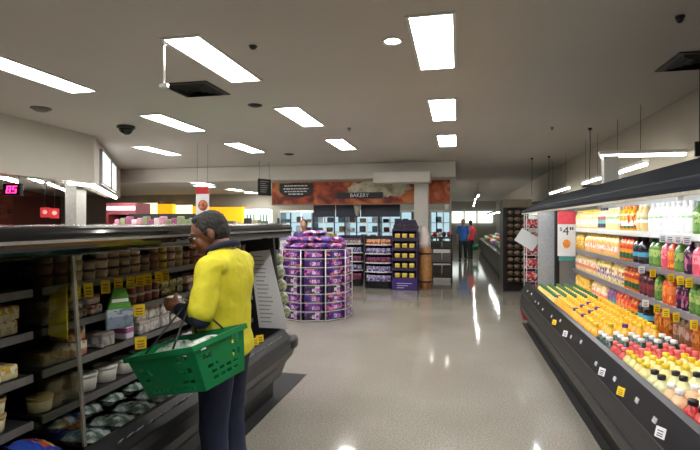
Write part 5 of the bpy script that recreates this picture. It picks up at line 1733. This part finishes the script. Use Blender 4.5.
for i in range(4):
    a, b_ = Vector(T[i]), Vector(T[(i + 1) % 4])
    d_ = (b_ - a).normalized()
    n_ = Vector((d_.y, -d_.x, 0))
    rim.add([a - d_ * .012 + n_ * .012 + Vector((0, 0, .006)), b_ + d_ * .012 + n_ * .012 + Vector((0, 0, .006)), b_ + d_ * .0 - n_ * .002 + Vector((0, 0, .006)), a - n_ * .002 + Vector((0, 0, .006)),
             a - d_ * .012 + n_ * .012 + Vector((0, 0, -.018)), b_ + d_ * .012 + n_ * .012 + Vector((0, 0, -.018)), b_ - n_ * .002 + Vector((0, 0, -.018)), a - n_ * .002 + Vector((0, 0, -.018))],
            [[0, 1, 2, 3], [4, 5, 6, 7], [0, 1, 5, 4], [2, 3, 7, 6], [1, 2, 6, 5], [3, 0, 4, 7]])
rim.build('rim', m_bg, bk_)
em = [(-.09 + .028 * math.cos(2 * math.pi * k / 14), -LYh + .012, -.07 + .028 * math.sin(2 * math.pi * k / 14)) for k in range(11)]
MB().tube(em, .004, 6).build('emblem', mat('emblem_green', (60, 160, 110), .4, var=0), bk_)
FM = Matrix.Translation((MX, MYY, 0)) @ Matrix.Rotation(MROT, 4, 'Z') @ (Vector(LEL).lerp(Vector(LWR), .5) + Vector((0, 0, .062)))
bpy.context.view_layer.update()
GI = bk_.matrix_world.inverted() @ FM
for s_ in (-1, 1):
    g = Vector(GI) + Vector((s_ * .012, 0, 0))
    pts = []
    for k in range(13):
        f = k / 12
        y = -LYh + 2 * LYh * f
        base = Vector((s_ * .10, y, .0))
        up = min(1, math.sin(math.pi * f) ** .5) if 0 < f < 1 else 0
        pts.append(base.lerp(Vector((g.x, g.y + (y * .25), g.z)), up))
    MB().tube(pts, .0045, 8).build('handle', M_black, bk_)
m_greens = ramp_noise('basket_greens', [(60, 90, 66), (150, 170, 160), (206, 212, 210), (90, 120, 100)], 22, 4, .25)
bpy.context.view_layer.update()
for k, (x, y, z) in enumerate(((-.10, .0, -.045), (.09, .02, -.05))):
    q = bk_.matrix_world @ Vector((x, y, z))
    o = pillow(.14, .2, .10).build('salad_bag', m_greens, None, q, tuple((BMX.to_4x4() @ Matrix.Rotation(R(15 * (1 - 2 * k)), 4, 'Z')).to_euler()))
    tag(o, 'clear bag of pale greens inside the green shopping basket, %s' % ('nearer its handle front end', 'at its back end')[k], 'bag', 'bags in the shopping basket')


def far_person(name_label, loc, rot, h, top, low, hair, stride=.12, skirt=False, arm=.0):
    t = thing('person', name_label, 'person', loc, rot)
    k = h / 1.7
    V = lambda x, y, z: (x * k, y * k, z * k)
    sk = mat('skin_far', (170, 120, 96), .6)
    b_ = MB().loft([(V(0, 0, .85), .14 * k, .1 * k), (V(0, 0, 1.05), .14 * k, .1 * k), (V(0, 0, 1.3), .17 * k, .1 * k), (V(0, 0, 1.42), .09 * k, .07 * k)])
    b_.capsule(V(0, 0, 1.4), V(0, .01, 1.52), .05 * k).ell(V(0, .015, 1.585), (.074 * k, .092 * k, .112 * k)).ell(V(0, .105, 1.575), (.012 * k, .016 * k, .018 * k))
    for s_ in (-1, 1):
        b_.chain([V(s_ * .18, 0, 1.36), V(s_ * .23, -.02, 1.1), V(s_ * .21, .1 + arm, .9)], [.05 * k, .04 * k, .028 * k])
        b_.chain([V(s_ * .21, .1 + arm, .9), V(s_ * .205, .125 + arm, .82)], [.028 * k, .022 * k])
        b_.chain([V(s_ * .085, 0, .88), V(s_ * .09, .05 + s_ * stride * .5, .48), V(s_ * .09, s_ * stride, .08)], [.08 * k, .055 * k, .04 * k])
        b_.capsule(V(s_ * .09, s_ * stride, .05), V(s_ * .10, s_ * stride + .14, .04), .04 * k, .035 * k)
    blob('body', b_, .012, 3, sk, t)
    s2 = MB().loft([(V(0, 0, .8), .17 * k, .125 * k), (V(0, 0, 1.05), .16 * k, .125 * k), (V(0, 0, 1.3), .19 * k, .12 * k), (V(0, 0, 1.44), .085 * k, .075 * k)])
    for s_ in (-1, 1):
        s2.chain([V(s_ * .18, 0, 1.36), V(s_ * .215, -.01, 1.16)], [.07 * k, .062 * k])
    blob('top', s2, .016, 3, top, t, .012)
    s3 = MB().loft([(V(0, 0, .95), .15 * k, .11 * k), (V(0, 0, .8), .165 * k, .12 * k)])
    for s_ in (-1, 1):
        s3.chain([V(s_ * .085, 0, .86), V(s_ * .09, .05 + s_ * stride * .5, .48), V(s_ * .09, s_ * stride, .12)], [.095 * k, .072 * k, .06 * k])
    blob('trousers', s3, .016, 3, low, t)
    blob('hair', MB().ell(V(0, -.006, 1.61), (.084 * k, .095 * k, .1 * k)).ell(V(0, -.04, 1.55), (.07 * k, .06 * k, .08 * k)), .012, 2, hair, t)
    for s_ in (-1, 1):
        MB().loft([(V(s_ * .095, s_ * stride + .05, 0), .05 * k, .14 * k), (V(s_ * .095, s_ * stride + .05, .05), .048 * k, .13 * k), (V(s_ * .09, s_ * stride, .1), .04 * k, .06 * k)], 14).build('shoe', M_black, t)
    return t


m_hf = mat('hair_far', (44, 36, 32), .7)
far_person('person in a blue top and dark trousers walking down the far aisle', (Xat(463, 20.3), 20.3, 0), R(168), 1.66, mat('top_blue', (40, 104, 190), .7), mat('low_dark', (30, 30, 40), .7), m_hf, .12)
far_person('person in a red top behind the one in blue in the far aisle', (Xat(470.5, 21.6), 21.6, 0), R(20), 1.62, mat('top_red', (206, 60, 70), .7), mat('low_grey', (44, 48, 52), .7), m_hf, .1)
far_person('dark-haired person in purple standing behind the wire bin', (Xat(304, 9.9), 9.9, 0), R(185), 1.60, mat('top_purple', (80, 44, 110), .7), mat('low_dark', (30, 30, 40), .7), mat('hair_black', (22, 20, 22), .6), .03)
t = thing('shopping_basket', 'green basket carried beside the person in the far aisle', 'basket', (Xat(470.5, 21.6) + .146, 21.78, .345))
MB().loft([((0, 0, 0), .17, .12), ((0, 0, .24), .23, .16)], 16).build('basket_body', m_bg, t)
MB().tube([(.2 * math.cos(a), 0, .24 + .22 * math.sin(a)) for a in [math.pi * i / 10 for i in range(11)]], .008, 6).build('handle', M_black, t)
